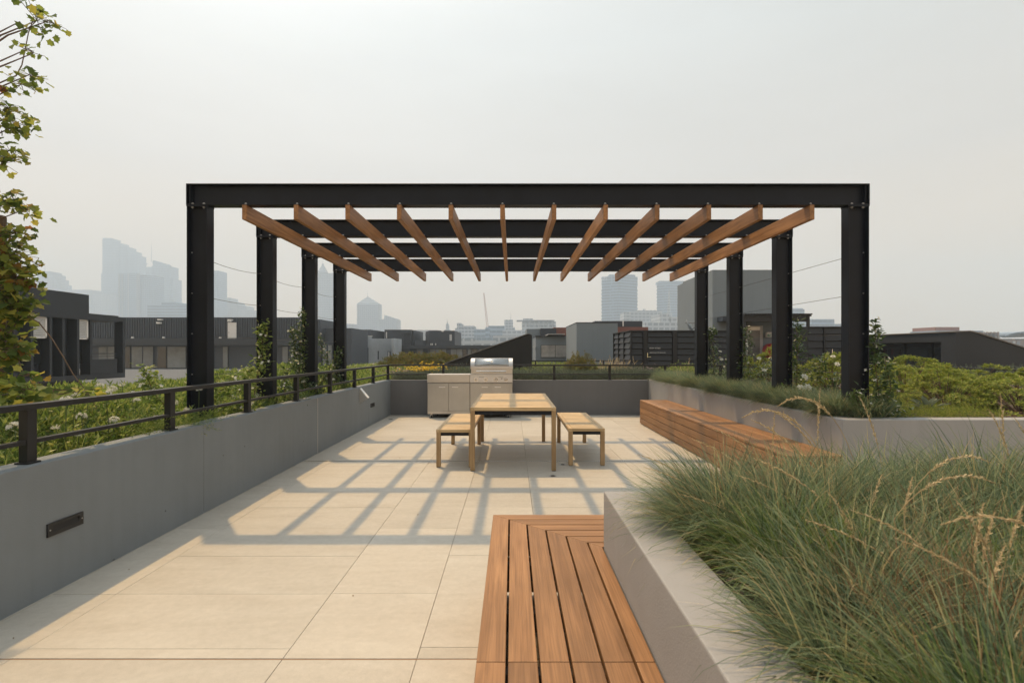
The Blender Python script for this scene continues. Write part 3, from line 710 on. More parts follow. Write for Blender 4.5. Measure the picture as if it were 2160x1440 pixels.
for k, (a, b) in enumerate(((xa, xm-0.0015), (xm+0.0015, xb))):
    MB().box(a, b, yf+0.022, yk, zb0, zc-0.012).build('cabinet', M_SSZ, t, 0.003)
    MB().box(a+0.004, b-0.004, yf+0.012, yk, zb0, zd0-0.004).build('plinth', M_SSX, t, 0.002)
    m = (a+b)/2
    for s, (c, d) in enumerate(((a+0.003, m-0.002), (m+0.002, b-0.003))):
        dr_ = MB().box(c, d, yf, yf+0.020, zd0, zd1).build('door', M_SSZ, t, 0.003)
        hc = (d-0.135) if s == 0 else (c+0.135)
        hy = bz(816.2)
        hb = MB().box(hc-0.066, hc+0.066, yf-0.022, yf-0.012, hy-0.009, hy+0.009)
        hb.box(hc-0.060, hc-0.050, yf-0.012, yf+0.001, hy-0.006, hy+0.006).box(hc+0.050, hc+0.060, yf-0.012, yf+0.001, hy-0.006, hy+0.006)
        hb.build('handle', M_HANDLE, dr_, 0.002)
MB().box(xa+0.01, xb-0.01, yf+0.03, yk, zd1-0.004, zc+0.002).build('shadow_gap_liner', M_BLK, t)
# side counter: deep front drawer panel and flat top
MB().box(xa-0.004, xm-0.002, yf-0.012, yk, zc, zt-0.012).build('drawer_panel', M_SSX, t, 0.004)
MB().box(xa-0.006, xm-0.002, yf-0.018, yk+0.01, zt-0.012, zt).build('counter_top', M_SSX, t, 0.004)
# control panel with four knobs
cp = MB().prism([(yf-0.030, zc), (yf-0.012, zt-0.002), (yk, zt-0.002), (yk, zc)], xm+0.002, xb+0.002, 'x').build('control_panel', M_SSX, t, 0.004)
MB().box(xm+0.001, xb+0.003, yf-0.020, yk, zt-0.0015, zt+0.004).build('panel_rim', M_CHR, t, 0.002)
kz = bz(800)
for px in (1003.9, 1025, 1046, 1066.8):
    kx = bx(px); y0 = yf-0.024
    kn = MB().tube([(kx, y0+0.006, kz), (kx, y0-0.006, kz)], 0.042, 24).build('knob', M_CHR, cp, 0.002)
    MB().tube([(kx, y0-0.005, kz), (kx, y0-0.030, kz-0.002)], [0.027, 0.022], 20).box(kx-0.005, kx+0.005, y0-0.042, y0-0.028, kz-0.022, kz+0.022).build('knob_grip', M_SSX, kn, 0.002)
# small printed marks: words and a warning triangle beside the knobs (unreadable in the photograph)
pm = MB()
def mark(px0, px1, py):
    x_ = bx(px0)
    while x_ < bx(px1):
        w_ = random.uniform(0.004, 0.010); pm.box(x_, x_+w_, yf-0.0195, yf-0.0165, bz(py)-0.004, bz(py)+0.004); x_ += w_+0.003
mark(1011, 1020.5, 794.6); mark(1051.5, 1061, 795.2)
cx, cz = bx(1058.4), bz(797.8)
pm.prism([(cx-0.016, cz-0.012), (cx+0.016, cz-0.012), (cx, cz+0.014)], yf-0.0235, yf-0.018, 'y')
pm.build('printed_marks', M_PRINT, cp)
# hood: lower band, rolled lip and curved upper lid
hx0, hx1 = bx(992.2), bx(1081.8)
yh = yf+0.02
zl0, zl1, ztp = zt+0.006, bz(778.2), bz(755.6)
MB().box(hx0+0.012, hx1-0.008, yh+0.004, yk-0.02, zl0, zl1+0.004).build('hood_base', M_SSX, t, 0.003)
arc = []
for i in range(13):
    a = math.pi/2*i/12
    arc.append((yh-0.012+0.20*(1-math.cos(a)), zl1+0.014+(ztp-zl1-0.014)*math.sin(a)))
prof = [(yh-0.004, zl1)] + arc + [(yk-0.05, ztp), (yk-0.005, ztp-0.06), (yk-0.005, zl1)]
hood = MB().prism(prof, hx0, hx1, 'x').build('hood', M_SSX, t, 0.006)
wa, wb = bx(1001.0), bx(1073.0)
strip_v, strip_f = [], []
for i, u in enumerate(np.linspace(0.16, 0.86, 9)):
    a = math.pi/2*u; R = 1.012
    yy = yh-0.012+0.20*(1-math.cos(a)*R); zz = zl1+0.014+(ztp-zl1-0.014)*math.sin(a)*R+0.001
    strip_v += [(wa, yy, zz), (wb, yy, zz), (wb, yy+0.006, zz-0.006), (wa, yy+0.006, zz-0.006)]
for i in range(8):
    b0 = i*4
    strip_f += [(b0, b0+1, b0+5, b0+4), (b0+3, b0+7, b0+6, b0+2), (b0, b0+4, b0+7, b0+3), (b0+1, b0+2, b0+6, b0+5)]
strip_f += [(0,3,2,1), (32,33,34,35)]
MB().add(strip_v, strip_f).build('window', M_HOODG, hood, smooth=True)
gx, gz = bx(1037.3), bz(763.0)
a = math.asin(min(1, (gz-zl1-0.014)/(ztp-zl1-0.014))); gy = yh-0.012+0.20*(1-math.cos(a)) - 0.004
nrm = Vector((0, -math.cos(a)*(ztp-zl1), math.sin(a)*0.2)).normalized()
MB().tube([Vector((gx,gy,gz))-nrm*0.005, Vector((gx,gy,gz))+nrm*0.012], 0.038, 24).build('thermometer', M_CHR, hood, 0.003)
MB().tube([Vector((gx,gy,gz))+nrm*0.011, Vector((gx,gy,gz))+nrm*0.0135], 0.029, 24).build('thermometer_dial', solid('dial_white', (0.7,0.7,0.68), 0.3), hood)
hz = bz(782.6)
h0, h1 = bx(1004.5), bx(1067.5)
hd = MB().tube([(h0, yh-0.062, hz), (h1, yh-0.062, hz)], 0.013, 14)
for hx in (h0+0.02, h1-0.02): hd.tube([(hx, yh-0.062, hz), (hx, yh+0.005, hz)], 0.010, 10)
hd.build('hood_handle', M_CHR, hood, smooth=False)
for px, yy in ((909.5, yf+0.06), (918, yk-0.06), (985, yf+0.06), (998, yf+0.06), (1072.5, yf+0.06), (1064, yk-0.06)):
    cxx = bx(px)
    c = MB().box(cxx-0.020, cxx+0.020, yy-0.020, yy+0.020, zb0-0.020, zb0-0.001).build('caster', M_CHR, t)
    MB().tube([(cxx-0.013, yy-0.010, 0.036), (cxx+0.013, yy-0.010, 0.036)], 0.036, 18).build('wheel', M_BLK, c, 0.003)
    MB().box(cxx-0.019, cxx-0.015, yy-0.030, yy+0.020, 0.030, zb0-0.01).box(cxx+0.015, cxx+0.019, yy-0.030, yy+0.020, 0.030, zb0-0.01).build('fork', M_CHR, c)

# ------------------------------------------------------------------ neighbouring roofs and buildings
M_DARK = solid('charcoal_render', (0.024, 0.029, 0.037), 0.6, var=0.15, scale=0.8)
M_DARK2 = solid('slate_grey_cladding', (0.040, 0.051, 0.068), 0.55, var=0.10, scale=0.6)
M_GREYB = solid('mid_grey_render', (0.205, 0.245, 0.28), 0.75, var=0.07, scale=0.5, streak=0.06)
M_CONC = solid('board_marked_concrete', (0.33, 0.37, 0.41), 0.8, var=0.14, scale=0.6, streak=0.12)
M_PALE = solid('pale_concrete', (0.50, 0.50, 0.50), 0.8, var=0.10, scale=0.5, streak=0.08)
M_WHITE = solid('white_paint', (0.75, 0.75, 0.74), 0.5, var=0.04)
M_GLASSD = glass_mat('dark_window_glass', (0.020, 0.023, 0.026), 0.05)
M_GLASSG = solid('curtained_glass', (0.15, 0.178, 0.195), 0.18, var=0.35, scale=0.7)
M_BRICK = solid('red_brick', (0.23, 0.105, 0.085), 0.85, var=0.2, scale=3)
M_BLACKM = solid('black_metal_louvre', (0.012, 0.0140, 0.0185), 0.5, var=0.2, scale=2)
M_WEDGE = solid('black_membrane', (0.010, 0.010, 0.010), 0.6, var=0.25, scale=1.5)
M_CAP = solid('weathered_cap', (0.17, 0.155, 0.14), 0.6, var=0.15, scale=2)

# dark framed house beyond the flower bed (its long side runs away from the camera)
AX = -16.0
def ya(px): return -AX*F_PX/(VPX-px)
t = thing('terrace_house', (AX-4, 17, -14), 'dark box-framed apartment building with white louvres behind the maple branches', 'building')
y_end = ya(192)
MB().box(AX-9, AX-0.05, 11, ya(190.5), 2.60, 3.54).build('upper_storey', M_DARK, t)
MB().box(AX-9, AX-0.42, 11, y_end-0.02, 0.40, 2.59).build('wall', M_DARK2, t)
MB().box(AX-9, AX-0.6, 11, y_end-0.3, -14, 0.33).build('lower_storey', M_DARK, t)
MB().box(AX-9, AX+0.0, 11, ya(250), 2.59, 2.84).build('roof_beam', M_DARK, t)
MB().box(AX-0.35, AX+0.0, ya(250)+0.002, ya(264), 2.62, 2.80).box(AX-0.35, AX+0.0, ya(259), ya(264), 0.521, 2.619).box(AX-9, AX+0.0, 11, ya(264), 0.33, 0.52).build('box_frame', M_DARK, t)
for p in (30, 66, 106, 133, 164, 191.5):
    MB().box(AX-0.41, AX-0.02, ya(p), ya(p)+0.10, 0.525, 2.585).build('fin', M_DARK, t)
for a, b, tp, bt in ((69, 103, 667, 713), (166, 189.5, 674, 715.5)):
    fr = MB(); y0, y1 = ya(a), ya(b)
    z1 = PZ(tp, (y0+y1)/2); z0 = PZ(bt, (y0+y1)/2)
    fr.box(AX-0.14, AX-0.06, y0, y0+0.06, z0, z1).box(AX-0.14, AX-0.06, y1-0.06, y1, z0, z1).box(AX-0.14, AX-0.06, y0, y1, z1-0.05, z1).box(AX-0.14, AX-0.06, y0, y1, z0, z0+0.05)
    n = 11
    for i in range(n):
        zz = z0+0.06+(z1-z0-0.12)*(i+0.5)/n
        fr.prism([(AX-0.125, zz+0.025), (AX-0.12, zz+0.03), (AX-0.065, zz-0.02), (AX-0.07, zz-0.026)], y0+0.05, y1-0.05, 'y')
    fr.build('louvre', M_WHITE, t)
    wd = MB().box(AX-0.41, AX-0.30, y0, y1, 0.95, z0-0.02).build('window', M_GLASSD, t)
    MB().box(AX-0.295, AX-0.26, y0+(y1-y0)*0.45, y0+(y1-y0)*0.52, 0.95, z0-0.02).build('mullion', M_DARK, wd)
MB().box(AX-0.15, AX-0.03, ya(194), ya(249), 0.525, 1.10).build('balcony_wall', M_DARK, t)
MB().box(AX-0.11, AX-0.07, ya(194), ya(249), 1.30, 1.33).box(AX-0.11, AX-0.07, ya(194), ya(249), 1.20, 1.22).build('handrail', M_DARK, t)
MB().box(AX-1.9, AX-1.3, ya(214), ya(214)+0.5, -14, 2.585).build('column', M_DARK, t)

# long slate building with ribbed cladding
D = 50.0
t = thing('apartment_block', (PX(420,D), D, -14), 'long slate-grey building with ribbed cladding and a row of windows', 'building')
x0, x1 = PX(120,D), PX(629,D)
MB().box(x0, x1, D+0.12, D+12, PZ(714,D), PZ(669,D)).build('wall', M_DARK2, t)
rb = MB(); x = x0
while x < x1:
    rb.box(x, x+0.12, D+0.04, D+0.121, PZ(714,D), PZ(669.5,D)); x += 0.235
tag(rb.build('ribbed_cladding', M_DARK2, t), kind='stuff')
MB().box(x0, x1+0.6, D-0.8, D+12, PZ(728,D), PZ(714,D)-0.002).build('ledge', M_DARK, t)
MB().box(x0, x1+0.6, D+0.9, D+12, PZ(780,D), PZ(728,D)-0.002).build('window_wall', M_DARK2, t)
MB().box(x0, x1+2, D-1.2, D+12, -14, PZ(778.5,D)).build('parapet', M_PALE, t)
for a, b in ((195, 212), (214, 238), (240, 262), (265.5, 288), (290, 311), (321, 339), (342, 381), (383.5, 410), (412, 440), (461, 471), (588.5, 600), (607, 618)):
    wf = MB().box(PX(a-1,D), PX(b+1,D), D+0.80, D+0.88, PZ(779,D), PZ(729.5,D)).build('window', M_DARK, t)
    MB().box(PX(a,D), PX(b,D), D+0.75, D+0.79, PZ(776,D), PZ(731,D)).build('pane', random.choice([M_GLASSG, M_GLASSG, M_GLASSD]) if a not in (342, 461, 588.5) else M_GLASSG, wf)
dd = MB().box(PX(480.6,D), PX(498.6,D), D-0.03, D+0.03, PZ(713.8,D), PZ(680,D)).build('door', M_WHITE, t)
MB().box(PX(483,D), PX(484,D), D-0.10, D-0.031, PZ(702,D), PZ(700,D)).build('handle', M_BOLT, dd)
MB().box(PX(484,D), PX(491.5,D), D-0.35, D+0.03, PZ(676.5,D), PZ(673.5,D)).box(PX(484.3,D), PX(486.5,D), D-0.40, D-0.2, PZ(679,D), PZ(676.5,D)).box(PX(489,D), PX(491.2,D), D-0.40, D-0.2, PZ(679,D), PZ(676.5,D)).build('floodlight', M_WHITE, t)
MB().box(PX(336,D), PX(344,D), D-0.3, D+0.03, PZ(675.5,D), PZ(673,D)).box(PX(336,D), PX(343,D), D-0.45, D-0.1, PZ(683,D), PZ(679.5,D)).build('floodlight', M_WHITE, t)
for p in (286, 351, 469.5):
    MB().prism([(PX(p-1.9,D), PZ(713.7,D)), (PX(p+1.9,D), PZ(713.7,D)), (PX(p+1.2,D), PZ(710,D)), (PX(p-1.2,D), PZ(710,D))], D-0.5, D-0.3, 'y').build('vent_cowl', M_WHITE, t)
t2 = thing('apartment_block', (PX(650,D), D+2, -14), 'slate-grey building end seen between the back pergola posts', 'building')
MB().box(PX(630,D+2), PX(676,D+2), D+2, D+9, PZ(742,D+2), PZ(673.5,D+2)).build('wall', M_DARK2, t2)
MB().box(PX(676.3,D+2), PX(735,D+2), D+3, D+9, -14, PZ(691,D+2)).build('wing', M_DARK2, t2)
MB().box(PX(630,D+2), PX(676,D+2), D+2.02, D+9, -14, PZ(742.2,D+2)).build('base', M_DARK, t2)
for a, b in ((634, 640), (642, 652), (681, 690), (692, 701)):
    w_ = MB().box(PX(a,D+2), PX(b,D+2), D+1.93, D+2.9, PZ(770,D+2), PZ(727,D+2)).build('window', M_DARK, t2)
    MB().box(PX(a+0.7,D+2), PX(b-0.7,D+2), D+1.88, D+1.925, PZ(769,D+2), PZ(728,D+2)).build('pane', M_GLASSG, w_)

# group of dark cubes with a concrete wall
D = 62.0
t = thing('concrete_house', (PX(780,D), D, -14), 'house with tilted concrete canopy and board-marked concrete wall', 'building')
MB().prism([(PX(727,D),D+6),(PX(727,D),D+2),(PX(757,D),D+1.4),(PX(776,D),D+1.4),(PX(776,D),D+8)], PZ(770,D), PZ(694,D), 'z').build('wall', M_DARK2, t)
MB().prism([(PX(736,D),PZ(709,D)),(PX(779,D),PZ(709,D)),(PX(776.5,D),PZ(732.5,D)),(PX(739,D),PZ(732.5,D))], D-1, D+1.2, 'y').build('canopy', M_CONC, t, 0.03)
MB().box(PX(735,D), PX(780,D), D-1.1, D+1.3, PZ(709,D)+0.002, PZ(708,D)+0.02).build('canopy_cap', M_PALE, t)
gw = MB().box(PX(738,D), PX(776,D), D+0.6, D+1.35, PZ(771,D), PZ(733,D)).build('window', M_GLASSD, t)
for p in (738, 751, 754, 766, 775): MB().box(PX(p,D), PX(p+0.8,D), D+0.5, D+0.59, PZ(771,D), PZ(733,D)).build('mullion', M_DARK2, gw)
cw = MB().prism([(PX(777,D),D),(PX(798,D),D+0.5),(PX(822,D),D+0.5),(PX(834.5,D),D-1.0),(PX(836,D),D-0.9),(PX(836,D),D+3),(PX(777,D),D+3)], -14, PZ(714,D), 'z').build('concrete_wall', M_CONC, t, 0.02)
MB().box(PX(795,D), PX(797,D), D+0.38, D+0.46, PZ(758,D), PZ(740,D)).build('slot_window', M_GLASSD, cw)
MB().box(PX(816.5,D), PX(822,D), D+0.2, D+0.46, PZ(764,D), PZ(740.5,D)).build('slot_window', M_DARK2, cw)
MB().box(PX(817.8,D), PX(820.8,D), D+0.15, D+0.19, PZ(757,D), PZ(742,D)).build('slot_window', M_PALE, cw)
MB().box(PX(731,D), PX(739.5,D), D-1.5, D+0.5, -14, PZ(762.5,D)).build('white_box', M_PALE, t)
def cube_house(label, plan, top, extra):
    t = thing('roof_pavilion', (plan[0][0], plan[0][1], -14), label, 'building')
    MB().prism(plan, -14, top, 'z').build('wall', M_DARK2, t, 0.03)
    extra(t); return t
D = 68.0
def ex1(t):
    MB().box(PX(868.2,D), PX(872,D), D+0.5, D+5, -14, PZ(698.5,D)).build('wing', M_DARK2, t)
    d_ = MB().box(PX(852.5,D), PX(865.5,D), D-0.10, D-0.002, PZ(727.5,D), PZ(705,D)).build('door', M_DARK, t)
    MB().box(PX(848,D), PX(868.2,D), D-0.5, D-0.105, PZ(703,D), PZ(696.5,D)).build('hood', M_DARK2, t)
    MB().box(PX(815,D), PX(816.8,D), D-0.25, D-0.05, PZ(713,D), PZ(700,D)).build('vent_pipe', M_WHITE, t)
cube_house('dark rooftop cube with a thin white vent pipe', [(PX(796,D),D+5),(PX(811,D),D),(PX(868,D),D),(PX(868,D),D+9),(PX(796,D),D+9)], PZ(695,D), ex1)
def ex2(t):
    w_ = MB().box(PX(947.5,D), PX(954,D), D-0.06, D-0.002, PZ(719.5,D), PZ(704.5,D)).build('window', M_DARK, t)
    MB().box(PX(948.3,D), PX(953.2,D), D-0.10, D-0.061, PZ(718.5,D), PZ(705.2,D)).build('pane', M_PALE, w_)
    for p in (908.5, 911.5, 918.5): MB().box(PX(p,D), PX(p+1.5,D), D-0.2, D-0.01, PZ(728,D), PZ(724,D)).build('vent_cowl', M_WHITE, t)
    MB().box(PX(932,D), PX(936,D), D-0.4, D-0.01, PZ(699.5,D), PZ(697.5,D)).build('floodlight', M_WHITE, t)
cube_house('dark rooftop cube with one small pale window', [(PX(887,D),D+4),(PX(905,D),D),(PX(959,D),D),(PX(959,D),D+9),(PX(887,D),D+9)], PZ(697,D), ex2)
t = thing('roof_pavilion', (PX(930,D), D-3, -14), 'low dark pavilion with a band of glazing below the rooftop cubes', 'building')
D2 = D-3
MB().box(PX(836.5,D2), PX(1062,D2), D2, D2+2.9, PZ(734.5,D2), PZ(728,D2)).build('roof', M_DARK, t)
MB().box(PX(836.5,D2), PX(1062,D2), D2+0.9, D2+2.9, -14, PZ(734.5,D2)-0.002).build('wall', M_DARK2, t)
MB().box(PX(872,D2), PX(891,D2), D2+1, D2+2.9, PZ(728,D2)+0.002, PZ(717,D2)).build('plant_screen', M_DARK2, t)
for a, b in ((862, 876), (877.5, 890), (891.5, 900), (905, 917), (918, 929.5), (931, 939), (949.5, 961.5), (962.5, 974), (975.5, 983), (986, 992), (994, 1006), (1010, 1022), (1023, 1036)):
    w_ = MB().box(PX(a-0.6,D2), PX(b+0.6,D2), D2+0.78, D2+0.89, PZ(763,D2), PZ(735,D2)).build('window', M_DARK, t)
    MB().box(PX(a,D2), PX(b,D2), D2+0.72, D2+0.775, PZ(762,D2), PZ(736,D2)).build('pane', random.choice([M_GLASSG, M_GLASSG, M_GLASSD]), w_)

# black wedge on the roof garden
D = 16.5
t = thing('skylight_wedge', (PX(1040,D), D, 0.6), 'black wedge-shaped roof light rising from the garden behind the barbecue', 'roof light')
MB().prism([(PX(930,D),0.6),(PX(1122,D),0.6),(PX(1122,D),PZ(706.5,D)),(PX(1120,D),PZ(705,D)),(PX(1113,D),PZ(705.5,D)),(PX(1108,D),PZ(707,D)),(PX(934,D),PZ(769,D))], D, D+2.6, 'y').build('wall', M_WEDGE, t, 0.015)
MB().prism([(PX(930,D),PZ(770,D)),(PX(1108,D),PZ(706.4,D)),(PX(1113,D),PZ(704.7,D)),(PX(1118,D),PZ(704.2,D)),(PX(1118,D),PZ(703.2,D)),(PX(1112,D),PZ(703.6,D)),(PX(1106,D),PZ(705.4,D)),(PX(930,D),PZ(768,D))], D-0.03, D+2.63, 'y').build('cap_flashing', M_CAP, t)
# low dark roof house on the far right
KX = 11.5
yk0, yk1 = KX*F_PX/(2008-VPX), KX*F_PX/(1800-VPX)
t = thing('skylight_wedge', (KX+2, yk0+1, 0.6), 'dark sloping roof house with three glass doors behind the shrubs', 'roof light')
zt_ = 1.905
MB().box(KX, KX+0.25, yk0+0.35, yk1, 1.66, zt_).box(KX, KX+0.25, yk0, yk0+0.35, 0.6, zt_).box(KX+0.25, KX+2, yk1-0.2, yk1, 0.6, zt_-0.2).build('front_wall', M_DARK, t)
MB().prism([(KX+0.002,0.6),(KX+4.2,0.6),(KX+4.2,0.72),(KX+0.55,zt_-0.04),(KX+0.35,zt_+0.012),(KX+0.002,zt_+0.002)], yk0-0.12, yk0-0.002, 'y').build('side_wall', M_DARK, t)
MB().prism([(KX-0.03,zt_+0.003),(KX+0.35,zt_+0.014),(KX+0.56,zt_-0.036),(KX+4.2,0.722),(KX+4.2,0.75),(KX+0.57,zt_-0.006),(KX+0.36,zt_+0.045),(KX-0.03,zt_+0.03)], yk0-0.15, yk1, 'y').build('roof', M_CAP, t)
for a, b in ((2002, 1955), (1950, 1898), (1893, 1850)):
    y0_, y1_ = KX*F_PX/(a-VPX), KX*F_PX/(b-VPX)
    d_ = MB().box(KX+0.20, KX+0.28, y0_, y1_, 0.62, 1.64).build('door', M_BLACKM, t)
    MB().box(KX+0.16, KX+0.195, y0_+0.10, y1_-0.06, 0.64, 1.50).build('pane', M_GLASSD, d_)

# grey rooftop blocks right of the wedge
D = 27.0
t = thing('roof_block', (PX(1140,D), D, -14), 'grey rooftop block with two pale reflecting windows', 'building')
MB().box(PX(1111,D+5), PX(1172,D+5), D+5, D+9, -14, PZ(693.5,D+5)).build('rear_block', M_GREYB, t)
MB().box(PX(1139.5,D+5), PX(1172.3,D+5), D+4.6, D+4.99, -14, PZ(693,D+5)).build('rear_face', M_DARK2, t)
MB().box(PX(1130,D), PX(1196,D), D, D+4, -14, PZ(709.5,D)).build('wall', M_GREYB, t)
MB().box(PX(1129,D), PX(1196,D), D-0.15, D+4.2, PZ(709.5,D)+0.002, PZ(708.6,D)+0.02).build('cap_flashing', M_DARK2, t)
for a, b in ((1141.5, 1170.5), (1171.5, 1194)):
    w_ = MB().box(PX(a-0.6,D), PX(b+0.6,D), D-0.05, D-0.003, PZ(753.5,D), PZ(727.3,D)).build('window', M_DARK, t)
    MB().box(PX(a,D), PX(b,D), D-0.08, D-0.051, PZ(753,D), PZ(728,D)).build('pane', solid('reflecting_glass', (0.34,0.34,0.34), 0.1, var=0.5, scale=1.2), w_)
MB().box(PX(1155,D), PX(1190,D), D-0.5, D+3, PZ(706,D), PZ(704.6,D)).build('awning', M_PALE, t)
MB().box(PX(1130,D), PX(1128.5,D), D+0.2, D+0.6, PZ(735,D), PZ(733,D)).box(PX(1124,D), PX(1130,D), D-0.3, D+0.1, PZ(732,D), PZ(730.5,D)).build('pipe', M_PALE, t)
D = 33.0
tag(MB().box(PX(1168,D), PX(1215,D), D, D+5, -14, PZ(690.5,D)).build('brick_parapet', M_BRICK), 'red-brown brick parapet left of the grey cube', 'parapet')
D = 22.0
t = thing('roof_block', (PX(1245,D), D, -14), 'plain grey rendered cube standing behind the dry grass', 'building')
MB().box(PX(1216,D), PX(1303,D), D, D+4.2, -14, PZ(681,D)).build('wall', M_GREYB, t, 0.01)
MB().box(PX(1215.5,D), PX(1303.5,D), D-0.02, D+4.22, PZ(681,D)+0.001, PZ(679.6,D)).build('cap_flashing', M_DARK2, t)
D = 34.0
t = thing('roof_block', (PX(1305,D), D, -14), 'slate rooftop block with a thin white pipe behind the grey cube', 'building')
MB().box(PX(1255,D), PX(1355,D), D, D+6, -14, PZ(677,D)).build('wall', M_DARK2, t)
MB().box(PX(1313,D), PX(1314.5,D), D-0.15, D-0.01, PZ(688,D), PZ(677,D)).build('pipe', M_WHITE, t)
D = 31.0
tag(MB().box(PX(1296,D), PX(1367.5,D), D, D+2, -14, PZ(689.5,D)).build('brick_parapet', M_BRICK), 'red-brown brick parapet above the black louvred enclosure', 'parapet')

# louvred enclosures
def louvre_bay(t, xa, xb, y, z0, z1, n, axis='x'):
    b = MB().box(xa, xb, y+0.05, y+0.09, z0, z1) if axis == 'x' else MB().box(xa+0.05, xa+0.09, y, xb, z0, z1)
    bay = b.build('panel', M_BLACKM, t)
    h = (z1-z0)/n
    for i in range(n):
        zz = z0+i*h
        if axis == 'x': m_ = MB().prism([(y+0.05, zz+h*0.98), (y+0.04, zz+h*0.98), (y+0.0, zz+h*0.12), (y+0.05, zz+h*0.06)], xa+0.02, xb-0.02, 'x')
        else: m_ = MB().prism([(xa+0.05, zz+h*0.98), (xa+0.04, zz+h*0.98), (xa+0.0, zz+h*0.12), (xa+0.05, zz+h*0.06)], y+0.02, xb-0.02, 'y')
        m_.build('slat', M_BLACKM, bay)
D = 15.0
t = thing('louvred_enclosure', (PX(1400,D), D, 0.6), 'black louvred plant enclosure with white roof access lettering', 'enclosure')
zt_, zb_ = PZ(696.5,D), 0.62
xs = [1330, 1359, 1364, 1421, 1426, 1500, 1505, 1572]
for a, b in ((1332.5, 1357), (1366, 1419), (1428, 1498), (1507, 1570)):
    louvre_bay(t, PX(a,D), PX(b,D), D, zb_, zt_-0.03, 8)
for a, b in ((1329.5, 1332.5), (1357, 1366), (1419, 1428), (1498, 1507)):
    MB().box(PX(a,D), PX(b,D), D-0.012, D+0.05, zb_, zt_-0.03).build('post', M_BLACKM, t)
MB().box(PX(1329.5,D), PX(1572,D), D-0.015, D+0.10, zt_-0.029, zt_).build('top_rail', M_BLACKM, t)
xk = PX(1329.5,D); yfar = xk*F_PX/(1294-VPX)
for k in range(3):
    louvre_bay(t, xk, D+0.12+(yfar-D-0.12)*(k+1)/3, D+0.12+(yfar-D-0.12)*k/3, zb_, zt_-0.03, 8, 'y')
    MB().box(xk-0.012, xk+0.05, D+0.10+(yfar-D-0.1)*(k+1)/3-0.03, D+0.10+(yfar-D-0.1)*(k+1)/3+0.03, zb_, zt_-0.029).build('post', M_BLACKM, t)
MB().box(xk-0.015, xk+0.10, D+0.102, yfar+0.05, zt_-0.028, zt_-0.001).build('top_rail', M_BLACKM, t)
hd = MB().box(PX(1364,D), PX(1366,D), D-0.05, D-0.02, PZ(754,D), PZ(744,D)).box(PX(1366,D), PX(1372,D), D-0.06, D-0.03, PZ(753.2,D), PZ(751.8,D)).build('door_handle', M_CHR, t)
def lettering(s, x, y, z, h, width, parent, mat, rotz=0.0, name='lettering'):
    cu = bpy.data.curves.new(name, 'FONT'); cu.body = s; cu.size = h/0.70; cu.extrude = 0.002
    tmp = bpy.data.objects.new(name, cu); col.objects.link(tmp)
    bpy.context.view_layer.update()
    me = bpy.data.meshes.new_from_object(tmp.evaluated_get(bpy.context.evaluated_depsgraph_get()))
    bpy.data.objects.remove(tmp); me.name = name; me.materials.clear(); me.materials.append(mat)
    o = bpy.data.objects.new(name, me); col.objects.link(o)
    w_ = max(max(v.co.x for v in me.vertices), 1e-4)
    o.parent = parent; o.location = Vector((x, y, z)) - org(parent)
    o.rotation_euler = (math.pi/2, 0, rotz); o.scale = (width/w_, 1, 1)
    return o
lettering('ROOF  ACCESS', PX(1369.8,D), D-0.02, PZ(735.4,D), 2.6*D/F_PX, 22.5*D/F_PX, t, M_WHITE)
lettering('MAINTENANCE PERSONNEL ONLY', PX(1370.3,D), D-0.02, PZ(744.3,D), 1.6*D/F_PX, 34*D/F_PX, t, M_WHITE)

M_DOORST = solid('dull_steel_door', (0.17,0.165,0.16), 0.4, metal=0.4, var=0.25, scale=1.5)
# tall lift block, porch, steel door
D = 19.5
t = thing('lift_block', (PX(1570,D), D, -14), 'tall plain grey lift block with a steel door and porch behind the pergola posts', 'building')
MB().box(PX(1503,D), PX(1652,D), D, D+3.4, -14, PZ(569,D)).build('wall', M_GREYB, t, 0.01)
MB().box(PX(1470,D+6), PX(1520,D+6), D+6, D+9, -14, PZ(586,D+6)).build('rear_wall', M_GREYB, t, 0.01)
MB().box(PX(1513,D), PX(1572,D), D-0.5, D-0.003, PZ(678.5,D), PZ(669,D)).build('canopy', M_DARK2, t)
d_ = MB().box(PX(1573,D), PX(1607,D), D-0.08, D-0.003, 0.5, PZ(687,D)).build('door', M_PALE, t)
MB().box(PX(1575.5,D), PX(1600,D), D-0.11, D-0.081, 0.5, PZ(697,D)).build('leaf', M_DOORST, d_)
MB().box(PX(1575.5,D), PX(1600,D), D-0.10, D-0.081, PZ(696,D), PZ(689.5,D)).build('transom', M_SSX, d_)
MB().box(PX(1573.5,D), PX(1594,D), D-0.06, D-0.003, PZ(686,D), PZ(679.5,D)).build('sign_plate', M_GREYB, t)
t = thing('porch', (PX(1640,D-1.5), D-1.5, 0.5), 'dark steel porch roof on slim posts beside the lift block', 'porch')
E = D-1.5
MB().box(PX(1568,E), PX(1712,E), E, E+1.45, PZ(667,E), PZ(664,E)).build('edge_beam', M_BLACKM, t)
rr = MB()
for i in range(24):
    a = 1568+144*i/24
    rr.box(PX(a,E), PX(a+3.6,E), E-0.12, E+1.45, PZ(663.9,E), PZ(661.4,E))
rr.build('ribbed_roof', M_BLACKM, t)
MB().box(PX(1569,E), PX(1705,E), E+0.05, E+0.12, PZ(678,E), PZ(667.1,E)).build('fascia', M_BLACKM, t)
for p in (1568.5, 1704): MB().box(PX(p,E), PX(p+5,E), E+0.02, E+0.10, 0.5, PZ(667.2,E)).build('post', M_BLACKM, t)
